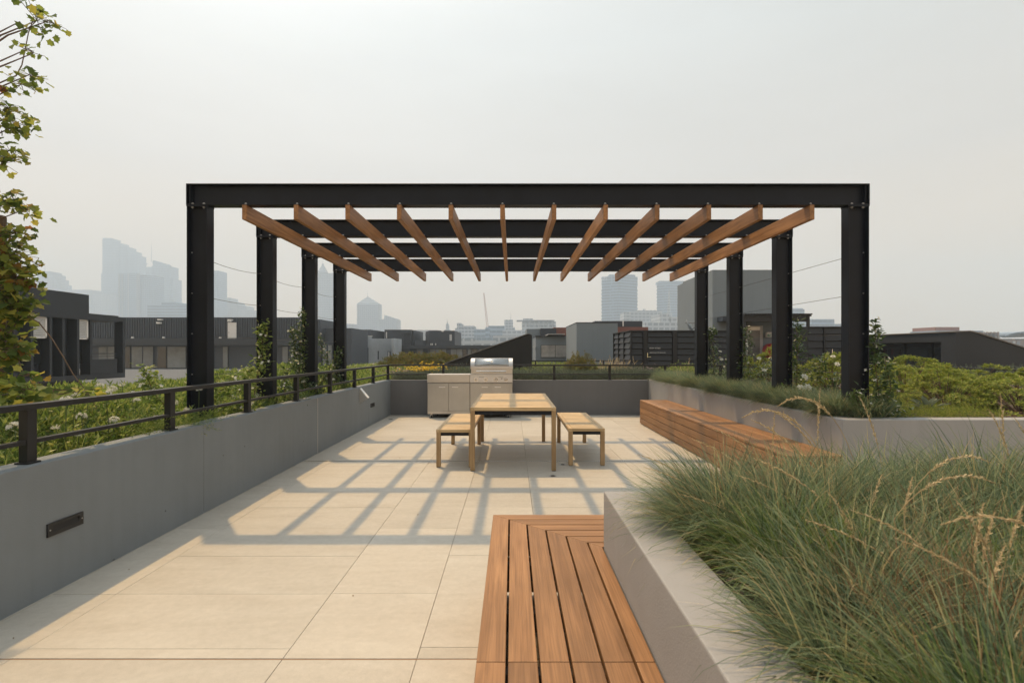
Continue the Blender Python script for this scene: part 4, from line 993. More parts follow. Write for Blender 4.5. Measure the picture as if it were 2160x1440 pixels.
# exit sign
E = D-0.15
t = thing('exit_sign', (PX(1622,E), E, PZ(712,E)), 'small green exit sign on the wall beside the steel door', 'sign')
MB().box(PX(1618,E), PX(1630,E), E, E+0.12, PZ(711,E), PZ(700.5,E)).build('housing', M_WHITE, t)
MB().box(PX(1619,E), PX(1629,E), E-0.01, E-0.001, PZ(710,E), PZ(704.5,E)).build('face', solid('exit_green', (0.02,0.20,0.09), 0.4, var=0.02), t)
rm = MB(); cx_, cz_ = PX(1622,E), PZ(707.2,E); s_ = D/F_PX
rm.ball((cx_+0.5*s_, E-0.014, cz_+1.9*s_), 0.55*s_, 8, 6)
for p0, p1 in (((0.3,1.3),(-0.2,-0.4)), ((-0.2,-0.4),(1.0,-1.4)), ((-0.2,-0.4),(-1.3,-1.8)), ((0.2,1.0),(1.3,0.4)), ((0.2,1.0),(-1.1,0.3))):
    rm.tube([(cx_+p0[0]*s_, E-0.014, cz_+p0[1]*s_), (cx_+p1[0]*s_, E-0.014, cz_+p1[1]*s_)], 0.32*s_, 6)
rm.box(cx_+2.6*s_, cx_+5.2*s_, E-0.016, E-0.010, cz_-1.9*s_, cz_+1.9*s_)
rm.build('running_figure', M_WHITE, t)
# red hose reel cover
E = D-0.4
t = thing('hose_reel', (PX(1630,E), E, PZ(757,E)), 'round red fire hose reel on the wall beside the steel door', 'hose reel')
m_red = solid('red_cover', (0.42, 0.025, 0.035), 0.45, var=0.1)
cx_, cz_, R_ = PX(1632,E), PZ(740,E), 16*E/F_PX
MB().tube([(cx_, E, cz_), (cx_, E+0.06, cz_), (cx_, E+0.30, cz_), (cx_, E+0.38, cz_)], [R_*0.86, R_, R_, R_*0.9], 28).build('cover', m_red, t, 0.01)
MB().tube([(cx_, E-0.03, cz_), (cx_, E+0.01, cz_)], R_*0.3, 18).build('hub', M_BLK, t)
# satellite dish
E = 17.0
t = thing('satellite_dish', (PX(1460,E), E, PZ(696,E)), 'pale satellite dish standing on the louvred enclosure', 'satellite dish')
c_ = P(1456, 697, E); vs, fs = [], []
R_ = 24*E/F_PX; ax_ = Vector((0.75, -0.35, 0.56)).normalized(); a_ = ax_.orthogonal().normalized(); b_ = ax_.cross(a_)
for j in range(5):
    for i in range(20):
        th = 2*math.pi*i/20; r_ = R_*(j+0.02)/4
        vs.append(c_ + (a_*math.cos(th)+b_*math.sin(th))*r_ + ax_*(0.25*r_*r_/R_))
for j in range(4):
    for i in range(20): fs.append((j*20+i, j*20+(i+1)%20, (j+1)*20+(i+1)%20, (j+1)*20+i))
o = MB().add(vs, fs).build('dish', M_GREYB, t, smooth=True); so = o.modifiers.new('solid', 'SOLIDIFY'); so.thickness = 0.012
MB().tube([c_, c_+ax_*R_*1.1], 0.012, 6).tube([c_+a_*R_, c_+ax_*R_*1.1], 0.010, 6).tube([c_, c_-Vector((0,0,R_*1.2))], 0.03, 8).build('feed_arm', M_DARK2, t)
# second louvred enclosure, right
D = 16.0
t = thing('louvred_enclosure', (PX(1740,D), D, 0.6), 'black louvred enclosure between the porch and the front pergola post', 'enclosure')
zt_ = PZ(688.5,D)
for a, b in ((1705, 1738), (1741, 1800)): louvre_bay(t, PX(a,D), PX(b,D), D, 0.62, zt_-0.03, 7)
MB().box(PX(1703,D), PX(1705,D), D-0.012, D+0.9, 0.62, zt_).box(PX(1738,D), PX(1741,D), D-0.012, D+0.05, 0.62, zt_-0.03).build('post', M_BLACKM, t)
MB().box(PX(1705.1,D), PX(1800,D), D-0.015, D+0.10, zt_-0.029, zt_-0.001).build('top_rail', M_BLACKM, t)
MB().box(PX(1740.5,D), PX(1742.5,D), D-0.06, D-0.03, PZ(755,D), PZ(744,D)).box(PX(1742.5,D), PX(1750,D), D-0.07, D-0.04, PZ(753.5,D), PZ(752,D)).build('door_handle', M_CHR, t)
MB().box(PX(1753.3,D), PX(1754.3,D), D-0.05, D-0.02, PZ(750,D), PZ(736,D)).build('vent_pipe', M_CHR, t)

# ------------------------------------------------------------------ skyline in the smoke
def fac(n, wall, win, sx, sz, **k): return facade(n, wall, win, sx, sz, **k)
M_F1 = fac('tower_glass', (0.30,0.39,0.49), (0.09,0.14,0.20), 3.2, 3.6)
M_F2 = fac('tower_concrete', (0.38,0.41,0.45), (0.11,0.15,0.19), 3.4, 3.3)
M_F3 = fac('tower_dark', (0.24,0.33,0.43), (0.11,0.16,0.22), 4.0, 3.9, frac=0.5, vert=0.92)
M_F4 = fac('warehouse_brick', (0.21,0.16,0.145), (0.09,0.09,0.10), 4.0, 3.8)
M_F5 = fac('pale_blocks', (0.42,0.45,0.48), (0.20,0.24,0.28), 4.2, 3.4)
def tower(label, D, pieces, mat, depth=30, name='tower', cat='tower', extra=None):
    t = thing(name, (PX((pieces[0][0]+pieces[0][1])/2, D), D, -14), label, cat, 'city skyline in the haze')
    for k, pc in enumerate(pieces):
        a, b, top = pc[:3]; dd = pc[3] if len(pc) > 3 else 0
        MB().box(PX(a,D+dd), PX(b,D+dd), D+dd, D+dd+depth, -14, PZ(top,D+dd)).build('block', mat, t)
    if extra: extra(t, D)
    return t
def spire(t, D, px, y0, y1, w=1.2, mat=None):
    MB().tube([P(px,y1,D+2), P(px,y0,D+2)], [w*D/F_PX/2, 0.15*D/F_PX], 6).build('spire', mat or M_F2, t)
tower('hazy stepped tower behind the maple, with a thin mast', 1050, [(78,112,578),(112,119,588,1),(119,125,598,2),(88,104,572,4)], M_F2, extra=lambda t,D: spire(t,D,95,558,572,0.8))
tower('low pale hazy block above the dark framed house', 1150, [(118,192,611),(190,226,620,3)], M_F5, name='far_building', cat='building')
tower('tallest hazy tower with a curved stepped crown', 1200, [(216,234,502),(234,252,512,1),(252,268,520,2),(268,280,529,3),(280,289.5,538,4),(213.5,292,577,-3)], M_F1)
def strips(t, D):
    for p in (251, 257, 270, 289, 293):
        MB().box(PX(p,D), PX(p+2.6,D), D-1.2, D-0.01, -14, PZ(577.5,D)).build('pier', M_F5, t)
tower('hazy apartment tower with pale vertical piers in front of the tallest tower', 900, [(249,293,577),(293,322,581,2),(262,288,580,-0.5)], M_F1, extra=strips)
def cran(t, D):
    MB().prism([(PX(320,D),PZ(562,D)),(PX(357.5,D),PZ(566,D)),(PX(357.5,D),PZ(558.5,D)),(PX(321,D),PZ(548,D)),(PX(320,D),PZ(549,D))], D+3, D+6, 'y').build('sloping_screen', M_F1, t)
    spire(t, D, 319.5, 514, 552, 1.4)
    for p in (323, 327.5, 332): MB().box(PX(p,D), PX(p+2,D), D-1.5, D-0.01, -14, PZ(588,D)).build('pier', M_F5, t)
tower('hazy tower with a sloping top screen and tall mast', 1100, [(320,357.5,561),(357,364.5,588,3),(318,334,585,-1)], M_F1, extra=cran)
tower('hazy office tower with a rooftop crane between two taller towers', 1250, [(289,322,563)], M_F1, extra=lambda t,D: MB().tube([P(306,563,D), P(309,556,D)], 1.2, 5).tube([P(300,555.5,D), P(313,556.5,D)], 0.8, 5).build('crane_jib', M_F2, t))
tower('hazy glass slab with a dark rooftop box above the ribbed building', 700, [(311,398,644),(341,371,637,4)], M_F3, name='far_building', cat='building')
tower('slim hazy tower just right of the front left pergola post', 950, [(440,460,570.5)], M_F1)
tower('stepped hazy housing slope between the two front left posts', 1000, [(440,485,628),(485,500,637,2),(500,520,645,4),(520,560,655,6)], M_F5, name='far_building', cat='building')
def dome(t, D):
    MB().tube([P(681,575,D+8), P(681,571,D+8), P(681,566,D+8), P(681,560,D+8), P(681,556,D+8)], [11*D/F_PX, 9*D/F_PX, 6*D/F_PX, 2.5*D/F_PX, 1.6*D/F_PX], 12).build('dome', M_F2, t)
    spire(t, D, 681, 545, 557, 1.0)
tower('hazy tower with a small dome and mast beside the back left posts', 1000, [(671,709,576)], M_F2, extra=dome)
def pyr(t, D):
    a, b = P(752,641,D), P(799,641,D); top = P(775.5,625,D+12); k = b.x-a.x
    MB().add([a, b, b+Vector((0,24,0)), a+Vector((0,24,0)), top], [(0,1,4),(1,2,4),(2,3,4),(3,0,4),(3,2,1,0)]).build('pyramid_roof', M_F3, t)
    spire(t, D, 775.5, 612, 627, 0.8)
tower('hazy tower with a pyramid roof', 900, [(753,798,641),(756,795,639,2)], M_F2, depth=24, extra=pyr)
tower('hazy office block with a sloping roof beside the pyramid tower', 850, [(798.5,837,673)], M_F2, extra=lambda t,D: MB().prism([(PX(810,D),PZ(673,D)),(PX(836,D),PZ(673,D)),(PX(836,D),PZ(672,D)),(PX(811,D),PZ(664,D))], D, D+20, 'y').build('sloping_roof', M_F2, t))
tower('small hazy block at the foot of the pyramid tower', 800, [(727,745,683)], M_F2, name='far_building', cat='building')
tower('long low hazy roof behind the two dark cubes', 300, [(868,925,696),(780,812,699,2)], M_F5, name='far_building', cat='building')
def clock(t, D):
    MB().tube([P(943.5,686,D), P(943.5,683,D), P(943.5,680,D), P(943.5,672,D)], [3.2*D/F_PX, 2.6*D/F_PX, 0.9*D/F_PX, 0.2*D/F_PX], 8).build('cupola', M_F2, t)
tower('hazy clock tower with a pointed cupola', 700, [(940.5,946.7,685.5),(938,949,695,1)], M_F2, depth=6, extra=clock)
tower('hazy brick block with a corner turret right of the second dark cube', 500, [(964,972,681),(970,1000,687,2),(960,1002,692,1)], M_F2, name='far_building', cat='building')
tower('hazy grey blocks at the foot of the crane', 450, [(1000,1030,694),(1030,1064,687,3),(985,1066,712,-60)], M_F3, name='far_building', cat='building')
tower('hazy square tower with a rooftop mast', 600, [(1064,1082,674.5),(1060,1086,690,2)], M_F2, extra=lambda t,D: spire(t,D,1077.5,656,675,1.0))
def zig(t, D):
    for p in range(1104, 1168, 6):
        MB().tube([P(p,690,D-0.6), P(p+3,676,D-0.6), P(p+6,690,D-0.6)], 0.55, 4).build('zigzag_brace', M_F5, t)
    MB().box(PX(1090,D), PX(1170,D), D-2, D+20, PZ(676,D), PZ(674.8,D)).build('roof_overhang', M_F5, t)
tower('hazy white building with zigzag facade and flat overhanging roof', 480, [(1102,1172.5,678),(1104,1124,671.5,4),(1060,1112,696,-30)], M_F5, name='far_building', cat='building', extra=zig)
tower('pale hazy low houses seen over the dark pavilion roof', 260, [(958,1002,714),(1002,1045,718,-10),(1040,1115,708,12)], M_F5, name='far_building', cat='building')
def jib(t, D):
    pts0, pts1 = P(1020.5,618,D), P(1028.5,690,D)
    ls = MB()
    off = Vector((0.7,0,0))
    ls.tube([pts0-off*0.4, pts1-off], 0.20, 4).tube([pts0+off*0.4, pts1+off], 0.20, 4)
    for i in range(16):
        a = pts0.lerp(pts1, i/16); b = pts0.lerp(pts1, (i+1)/16); s = off*(0.4+0.6*i/16)*(1 if i % 2 else -1)
        ls.tube([a+s, b-s], 0.13, 4)
    ls.build('lattice_jib', solid('crane_red', (0.40,0.20,0.17), 0.6), t)
    MB().box(PX(1024,D), PX(1033,D), D-1, D+1.5, -14, PZ(690,D)).build('mast', M_F3, t)
t = thing('crane', (PX(1028,420), 420, -14), 'thin red lattice crane jib standing against the hazy sky', 'crane'); jib(t, 420)

# round-cornered tower with projecting floors and a letter sign
def floors(t, plan, z0, z1, n, grow, mat):
    c = Vector((sum(p[0] for p in plan)/len(plan), sum(p[1] for p in plan)/len(plan)))
    big = [tuple(c + (Vector(p)-c)*grow) for p in plan]
    for i in range(n):
        z = z0 + (z1-z0)*i/n
        MB().prism(big, z, z+(z1-z0)/n*0.42, 'z').build('floor_slab', mat, t)
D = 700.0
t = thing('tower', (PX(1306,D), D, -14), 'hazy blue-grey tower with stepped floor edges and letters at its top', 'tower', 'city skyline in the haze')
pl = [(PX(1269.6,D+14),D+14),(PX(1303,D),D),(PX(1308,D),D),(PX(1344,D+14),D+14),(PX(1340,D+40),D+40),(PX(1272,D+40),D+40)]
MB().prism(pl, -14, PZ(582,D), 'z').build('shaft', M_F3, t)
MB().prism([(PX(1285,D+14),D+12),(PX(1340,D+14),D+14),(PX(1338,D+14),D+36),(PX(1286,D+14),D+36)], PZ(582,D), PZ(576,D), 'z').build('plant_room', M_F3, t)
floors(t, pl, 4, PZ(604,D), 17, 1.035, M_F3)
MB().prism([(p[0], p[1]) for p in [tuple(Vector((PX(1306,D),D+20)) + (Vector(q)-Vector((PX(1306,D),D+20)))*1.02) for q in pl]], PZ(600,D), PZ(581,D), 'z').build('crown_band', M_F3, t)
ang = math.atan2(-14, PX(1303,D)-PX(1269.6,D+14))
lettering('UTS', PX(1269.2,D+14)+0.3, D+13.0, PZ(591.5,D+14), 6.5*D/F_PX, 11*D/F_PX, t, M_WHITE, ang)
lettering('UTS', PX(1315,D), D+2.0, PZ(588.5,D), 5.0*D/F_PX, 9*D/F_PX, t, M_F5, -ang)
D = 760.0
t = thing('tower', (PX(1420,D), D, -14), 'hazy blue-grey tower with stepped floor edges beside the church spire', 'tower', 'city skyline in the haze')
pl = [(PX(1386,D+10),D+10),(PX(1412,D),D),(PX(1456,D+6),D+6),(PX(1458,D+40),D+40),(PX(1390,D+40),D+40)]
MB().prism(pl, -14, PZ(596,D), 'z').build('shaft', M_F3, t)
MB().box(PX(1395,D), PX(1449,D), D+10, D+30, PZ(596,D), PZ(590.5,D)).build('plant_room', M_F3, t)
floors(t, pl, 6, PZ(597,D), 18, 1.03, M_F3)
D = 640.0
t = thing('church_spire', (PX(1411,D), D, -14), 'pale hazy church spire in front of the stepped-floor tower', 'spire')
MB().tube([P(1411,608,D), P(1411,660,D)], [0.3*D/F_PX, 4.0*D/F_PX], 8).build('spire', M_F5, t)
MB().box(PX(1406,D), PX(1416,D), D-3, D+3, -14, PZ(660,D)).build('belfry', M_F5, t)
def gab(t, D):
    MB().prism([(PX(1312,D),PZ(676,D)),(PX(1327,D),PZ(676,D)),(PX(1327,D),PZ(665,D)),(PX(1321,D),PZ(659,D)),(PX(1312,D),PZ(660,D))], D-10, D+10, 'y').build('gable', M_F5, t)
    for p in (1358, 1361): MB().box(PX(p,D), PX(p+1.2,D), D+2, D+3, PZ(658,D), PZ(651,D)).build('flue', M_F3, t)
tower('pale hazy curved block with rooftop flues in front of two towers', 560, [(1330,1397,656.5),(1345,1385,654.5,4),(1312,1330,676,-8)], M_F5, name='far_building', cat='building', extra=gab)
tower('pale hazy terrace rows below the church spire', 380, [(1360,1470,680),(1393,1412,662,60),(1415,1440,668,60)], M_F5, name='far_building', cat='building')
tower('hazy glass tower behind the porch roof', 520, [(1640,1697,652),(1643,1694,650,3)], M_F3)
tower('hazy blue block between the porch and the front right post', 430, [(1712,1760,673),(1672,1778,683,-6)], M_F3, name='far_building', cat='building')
tower('hazy pale housing below the porch on the right', 300, [(1670,1712,690)], M_F1, name='far_building', cat='building')
# brick warehouse on the right
D = 170.0
t = thing('warehouse', (PX(2050,D), D, -14), 'hazy brick warehouse with a red rooftop box on the right horizon', 'warehouse')
MB().box(PX(1985,D), PX(2104,D), D, D+20, -14, PZ(701,D)).build('wall', M_F4, t)
MB().box(PX(1994,D), PX(2046,D), D+4, D+14, PZ(701,D), PZ(688.5,D)).build('rooftop_box', M_BRICK, t)
MB().box(PX(1979,D), PX(2080,D), D+1, D+12, PZ(701,D)+0.003, PZ(697,D)).build('roof', M_F3, t)
MB().box(PX(1935,D), PX(1978,D), D+3, D+14, -14, PZ(702.5,D)).build('annexe', M_F4, t)
for a in np.arange(2050, 2104, 7.5):
    MB().box(PX(a,D), PX(a+2.2,D), D-0.5, D-0.01, -14, PZ(700,D)).build('pier', M_F4, t)
    w_ = MB().box(PX(a+2.8,D), PX(a+6.8,D), D-0.12, D-0.011, PZ(717,D), PZ(710,D)).build('window', M_F5, t)
t = thing('warehouse', (PX(2140,D), D, -14), 'lower hazy brick warehouse with a curved roof at the right edge', 'warehouse')
MB().box(PX(2104.5,D), PX(2190,D), D+2, D+20, PZ(730,D), PZ(714,D)).build('wall', M_F4, t)
MB().box(PX(2085,D-30), PX(2190,D-30), D-30, D-10, -14, PZ(731,D-30)).build('annexe', M_PALE, t)
for a in np.arange(2106, 2165, 10):
    w_ = MB().box(PX(a+1,D), PX(a+7.5,D), D+1.85, D+1.99, PZ(728,D), PZ(719,D)).build('window', M_F5, t)
arc_ = [(PX(2130+6*i,D), PZ(706-8*math.sin(math.pi*i/16),D)) for i in range(17)]
MB().prism(arc_ + [(a, b-0.5) for a, b in reversed(arc_)], D+1, D+18, 'y').build('curved_roof', M_F3, t)

# ------------------------------------------------------------------ planting
L_COVER = leafy('bright_shoot_leaves', [(0,(0.065,0.120,0.028)),(0.3,(0.170,0.255,0.050)),(0.7,(0.29,0.37,0.080)),(1,(0.48,0.50,0.16))], rough=0.4, spec=0.45, trans=0.45)
L_DEEP = leafy('deep_green_leaves', [(0,(0.041,0.081,0.027)),(0.55,(0.074,0.128,0.038)),(0.9,(0.135,0.189,0.054)),(1,(0.230,0.257,0.095))], rough=0.35, spec=0.5)
L_LIME = leafy('lime_rosette_leaves', [(0,(0.138,0.193,0.033)),(0.5,(0.239,0.303,0.052)),(0.85,(0.348,0.385,0.074)),(1,(0.458,0.404,0.110))])
L_SAGE = leafy('grey_green_leaves', [(0,(0.075,0.106,0.075)),(0.6,(0.138,0.175,0.125)),(1,(0.237,0.263,0.188))])
L_MOSS = leafy('mossy_leaves', [(0,(0.078,0.098,0.019)),(0.5,(0.156,0.169,0.033)),(0.8,(0.234,0.195,0.052)),(1,(0.286,0.143,0.065))])
L_MAPLE = leafy('maple_leaves', [(0,(0.085,0.135,0.030)),(0.4,(0.165,0.225,0.045)),(0.75,(0.29,0.33,0.060)),(0.95,(0.48,0.43,0.08)),(1,(0.50,0.30,0.06))], trans=0.6)
L_RUSSET = leafy('russet_maple_leaves', [(0,(0.125,0.138,0.027)),(0.4,(0.250,0.175,0.037)),(0.75,(0.338,0.150,0.044)),(1,(0.300,0.094,0.044))], trans=0.45)
L_GRASS = leafy('fescue_blades', [(0,(0.060,0.100,0.052)),(0.30,(0.125,0.185,0.105)),(0.58,(0.195,0.265,0.155)),(0.80,(0.28,0.335,0.17)),(0.90,(0.40,0.36,0.18)),(1,(0.56,0.45,0.26))], rough=0.45, trans=0.42)
L_GREENG = leafy('green_blades', [(0,(0.070,0.125,0.035)),(0.6,(0.145,0.215,0.060)),(0.92,(0.24,0.29,0.09)),(1,(0.42,0.34,0.16))], rough=0.45, trans=0.40)
L_STRAW = leafy('straw', [(0,(0.44,0.33,0.18)),(0.6,(0.64,0.51,0.31)),(1,(0.76,0.64,0.42))], rough=0.7, trans=0.3)
L_DRY = leafy('dead_blades', [(0,(0.16,0.085,0.045)),(0.5,(0.27,0.17,0.09)),(1,(0.40,0.29,0.16))], rough=0.7, trans=0.3)
L_PETAL = leafy('white_petals', [(0,(0.70,0.70,0.62)),(0.6,(0.82,0.82,0.78)),(1,(0.80,0.78,0.60))], rough=0.6, trans=0.35)
L_YELLOW = leafy('yellow_petals', [(0,(0.62,0.40,0.02)),(1,(0.80,0.58,0.03))], rough=0.6, trans=0.25)
L_PINK = leafy('dusty_pink_petals', [(0,(0.25,0.17,0.19)),(1,(0.42,0.32,0.33))], rough=0.7, trans=0.2)
M_BARK = solid('bark', (0.11, 0.075, 0.05), 0.9, var=0.35, scale=12, bump=0.6)
M_TWIG = solid('twig', (0.13, 0.085, 0.055), 0.8, var=0.25, scale=14)
M_STALK = solid('green_stalk', (0.09, 0.13, 0.04), 0.6, var=0.2)

def foliage(name, VF, mat, parent=None):
    me = np_mesh(name, VF[0] - np.array(org(parent)), VF[1], mat)
    o = link_mesh(name, me, parent)
    if parent is not None and name not in ('leaf',): o['kind'] = 'stuff'
    return o
def rand_axis(n, spread):
    return unit(np.stack([rng.normal(0,spread,n), rng.normal(0,spread,n), np.ones(n)], 1))
def stars(pos, nrm, npet, L, W, cup=0.35):
    """small flowers: npet petals round a centre"""
    N = len(pos); nrm = unit(np.asarray(nrm, float)); a = unit(np.cross(nrm, rng.normal(size=(N,3)))); b = np.cross(nrm, a)
    th = (np.arange(npet)*2*np.pi/npet)[None] + rng.uniform(0,6.28,(N,1))
    rad = a[:,None]*np.cos(th)[...,None] + b[:,None]*np.sin(th)[...,None]
    d = rad*math.cos(cup) + nrm[:,None]*math.sin(cup); nn = nrm[:,None]*math.cos(cup) - rad*math.sin(cup)
    p = np.repeat(np.asarray(pos, float)[:,None], npet, 1)
    L_ = L*rng.uniform(0.85,1.15,(N,1))*np.ones((1,npet))
    return leaves(p.reshape(-1,3), d.reshape(-1,3), nn.reshape(-1,3), L_.ravel(), (L_*W/L).ravel())

# --- leafy cover of the wide flower bed behind the railing
n = 14000
yy = 1.6 + (13.0-1.6)*rng.random(n)**0.9; xx = -6.8 + (6.8-2.93)*rng.random(n)**0.7
keep = (xx/yy > -1.35) ; xx, yy = xx[keep], yy[keep]
edge = np.clip((-2.9-xx)/0.9, 0, 1)
hh = 0.07 + 0.19*edge + 0.10*vnoise(xx,yy,2.6,1.0)*edge + 0.06*vnoise(xx,yy,7,3)
bump_ = np.zeros(len(xx))
for _ in range(46):
    bx_, by_ = rng.uniform(-4.9,-3.25), 1.9+10.5*rng.random(); br_ = rng.uniform(0.22,0.5)
    bump_ = np.maximum(bump_, rng.uniform(0.10,0.30)*np.clip(1-((xx-bx_)**2+(yy-by_)**2)/br_**2, 0, 1)**0.6)
hh = np.clip((hh+bump_)*np.clip((xx+7.3)/2.6, 0.22, 1.0), 0.03, 0.55)
VF1 = shoots(np.stack([xx,yy,0.62+hh*0.75],1), rand_axis(len(xx),0.35), 0.10+0.05*rng.random(len(xx)), 9, 0.058, 0.019, (5,70))
n2 = 6500
x2 = -6.8 + 3.85*rng.random(n2); y2 = 1.6+11*rng.random(n2); k2 = x2/y2 > -1.35; x2, y2 = x2[k2], y2[k2]
e2 = np.clip((-2.9-x2)/0.9, 0, 1)
VF2 = shoots(np.stack([x2,y2,0.60+0.10*e2],1), rand_axis(len(x2),0.6), 0.12, 7, 0.070, 0.026, (-10,55))
# strappy leaves near the railing
n3 = 6500
x3 = -2.95 - 1.6*rng.random(n3)**1.3; y3 = 2.2+9.5*rng.random(n3)
VF3 = blades(np.stack([x3,y3,np.full(n3,0.655)],1), rng.uniform(0,6.28,n3), rng.uniform(0.1,0.7,n3), rng.uniform(0.13,0.26,n3), rng.uniform(0.006,0.011,n3), rng.uniform(0.2,1.0,n3), K=3)
o = foliage('bed_foliage', join([VF1, VF2, VF3]), L_COVER); tag(o, 'bright green leafy cover of the flower bed behind the railing', 'ground cover', kind='stuff')
# a fringe that spills over the parapet
for cx, cy, s, lab in ((-2.80, 4.55, 1.0, 'feathery green sprig spilling over the parapet past the second railing post'), (-2.80, 4.15, 0.7, 'small green sprig lying on the parapet at the foot of a railing post')):
    t = thing('trailing_plant', (cx, cy, WH), lab, 'plant', 'sprigs spilling over the parapet')
    s *= 1.45; m = int(46*s)
    b_ = np.stack([rng.uniform(cx-0.16,cx-0.02,m), cy+rng.normal(0,0.11*s,m), rng.uniform(WH-0.02,WH+0.05,m)],1)
    ax = np.stack([rng.uniform(0.5,1.3,m), rng.normal(0.1,0.5,m), rng.uniform(-0.25,0.45,m)],1)
    foliage('shoots', shoots(b_, ax, rng.uniform(0.08,0.19,m)*s, 16, 0.024, 0.004, (35,60)), L_COVER, t)

# --- white agapanthus heads
def agapanthus(kind):
    st = MB().tube([(0,0,-0.75),(0.015,0,-0.35),(0,0,0)], 0.0055, 5)
    n = 20; dirs = unit(np.stack([rng.normal(size=n), rng.normal(size=n), rng.uniform(-0.15,1.2,n)],1))
    if kind == 0: VF = stars(dirs*0.052, dirs, 6, 0.030, 0.011, 0.5)
    else: VF = leaves(dirs*0.02, dirs + np.array([0,0,0.5]), rng.normal(size=(n,3)), 0.055, 0.013)
    for dv in dirs: st.tube([(0,0,0), Vector(dv)*0.052], 0.0012, 3, caps=False)
    return st.mesh('flower_stalk', M_STALK), np_mesh('flower_head', VF[0], VF[1], L_PETAL)
AG = [agapanthus(0), agapanthus(0), agapanthus(1)]
spots = [(210,816),(186,827),(258,815),(236,822),(288,846),(118,905),(166,916),(240,888),(58,944),(366,850),(420,822),(455,872),(500,842),(560,866),(577,798),(600,856),(640,806),(656,820),(690,792),(702,802),(546,892),(172,879),(330,884),(484,890),(540,835),(30,902),(60,880),(278,832),(724,792),(160,836),(395,866),(618,838),(300,812),(222,830),(140,846)]
ag_lab = ['white agapanthus head with open florets seen ', 'closed pale agapanthus buds on a stalk seen ']
for i, (px, py) in enumerate(spots):
    for z in np.arange(1.10, 0.74, -0.02):
        y = F_PX*(EYE-z)/(py-HY); X = PX(px, y)
        if -6.5 < X < -3.0: break
    if X > -3.0: continue
    pn = [57,356,521,624,696]; sec = sum(px > q for q in pn)
    where = ['before the first railing post', 'between the first and second railing posts', 'between the second and third railing posts', 'between the third and fourth railing posts', 'between the fourth and fifth railing posts', 'near the far end of the railing'][sec]
    k = i % 3
    t = thing('agapanthus', (X, y, z), (ag_lab[0] if k < 2 else ag_lab[1]) + where, 'flower', 'agapanthus flowers in the bed' if k < 2 else 'agapanthus buds in the bed')
    a = link_mesh('stalk', AG[k][0], t); b = link_mesh('flower_head', AG[k][1], t)
    s = random.uniform(0.40, 0.62); t.scale = (s,s,s); t.rotation_euler = (random.uniform(-0.15,0.15), random.uniform(-0.15,0.15), random.uniform(0,6))

# --- climbers at the posts
def climber(label, base, paths, nleaf, spread, flowers, leafL=0.040, bush=0, mat=None, cat='climber'):
    t = thing('climbing_jasmine', base, label, cat)
    st = MB(); pos, dr, nr = [], [], []
    for pth in paths:
        pts = [Vector(p) for p in pth]
        fine = []
        for a, b in zip(pts[:-1], pts[1:]):
            for k in range(4): fine.append(a.lerp(b, k/4) + Vector((random.gauss(0,0.012), random.gauss(0,0.012), 0)))
        fine.append(pts[-1])
        st.tube(fine, [0.006*(1-0.7*i/len(fine)) for i in range(len(fine))], 5)
        m = int(1.7*nleaf*sum((b-a).length for a, b in zip(pts[:-1], pts[1:])))
        for _ in range(m):
            u = random.random()**0.9*(len(fine)-1.001); i = int(u)
            taper = 1-0.6*u/len(fine)
            c = fine[i].lerp(fine[i+1], u-i) + Vector((random.gauss(0,spread*taper), random.gauss(0,spread*taper), random.gauss(0,spread*0.5)))
            pos.append(c); dr.append((random.gauss(0,1), random.gauss(0,1), random.gauss(0.25,0.6))); nr.append((random.gauss(0,0.5), random.gauss(0,0.5), 1))
    for _ in range(int(bush*1.7)):
        a = random.uniform(0,6.28); r = random.random()**0.6*0.30
        c = Vector(base) + Vector((r*math.cos(a), r*math.sin(a)*0.8, random.uniform(-0.02,0.30)*(1-r*1.6)))
        pos.append(c); dr.append((random.gauss(0,1), random.gauss(0,1), random.gauss(0.3,0.6))); nr.append((random.gauss(0,0.5), random.gauss(0,0.5), 1))
    st.build('stem', M_TWIG, t)
    pos, dr, nr = map(np.array, (pos, dr, nr))
    L = leafL*1.15*rng.uniform(0.65,1.3,len(pos))
    foliage('leaves', leaves(pos, dr, nr, L, L*0.46, LEAF4), mat or L_DEEP, t)
    if flowers:
        ix = rng.choice(len(pos), flowers, replace=False)
        nv = np.stack([rng.normal(0,0.6,flowers), rng.normal(-0.5,0.5,flowers), rng.normal(0.6,0.4,flowers)],1)
        foliage('flowers', stars(pos[ix] + unit(nv)*0.03, nv, 5, 0.024, 0.014), L_PETAL, t)
    return t
def post_y(r): return D1 + SP*r + FW/2
lx, rx = XL+0.1, XR-0.1
yq = [post_y(r) for r in range(4)]
climber('leafy jasmine sprawling from the front left post towards the second', (lx+0.05, yq[0]+0.5, 0.70),
    [[(lx,yq[0]+0.1,0.7),(lx-0.02,yq[0]+0.35,0.98),(lx,yq[0]+0.7,1.15)], [(lx,yq[0]+0.5,0.7),(lx,yq[0]+0.8,1.0),(lx,yq[0]+1.0,1.22)], [(lx,yq[0]+0.9,0.7),(lx,yq[0]+1.15,1.10),(lx+0.02,yq[1]-0.15,1.45),(lx+0.02,yq[1]-0.12,1.75)], [(lx,yq[0]-0.3,0.7),(lx-0.15,yq[0]-0.45,1.05),(lx-0.2,yq[0]-0.5,1.28)]], 210, 0.06, 46, 0.050, 240, L_COVER)
climber('small jasmine at the foot of the second left post', (lx+0.1, yq[1]+0.35, 0.72), [[(lx+0.1,yq[1]+0.2,0.7),(lx+0.05,yq[1]+0.4,1.0),(lx+0.08,yq[1]+0.55,1.32)], [(lx+0.1,yq[1]+0.5,0.7),(lx+0.1,yq[1]+0.7,1.0)]], 150, 0.06, 24, 0.045, 160)
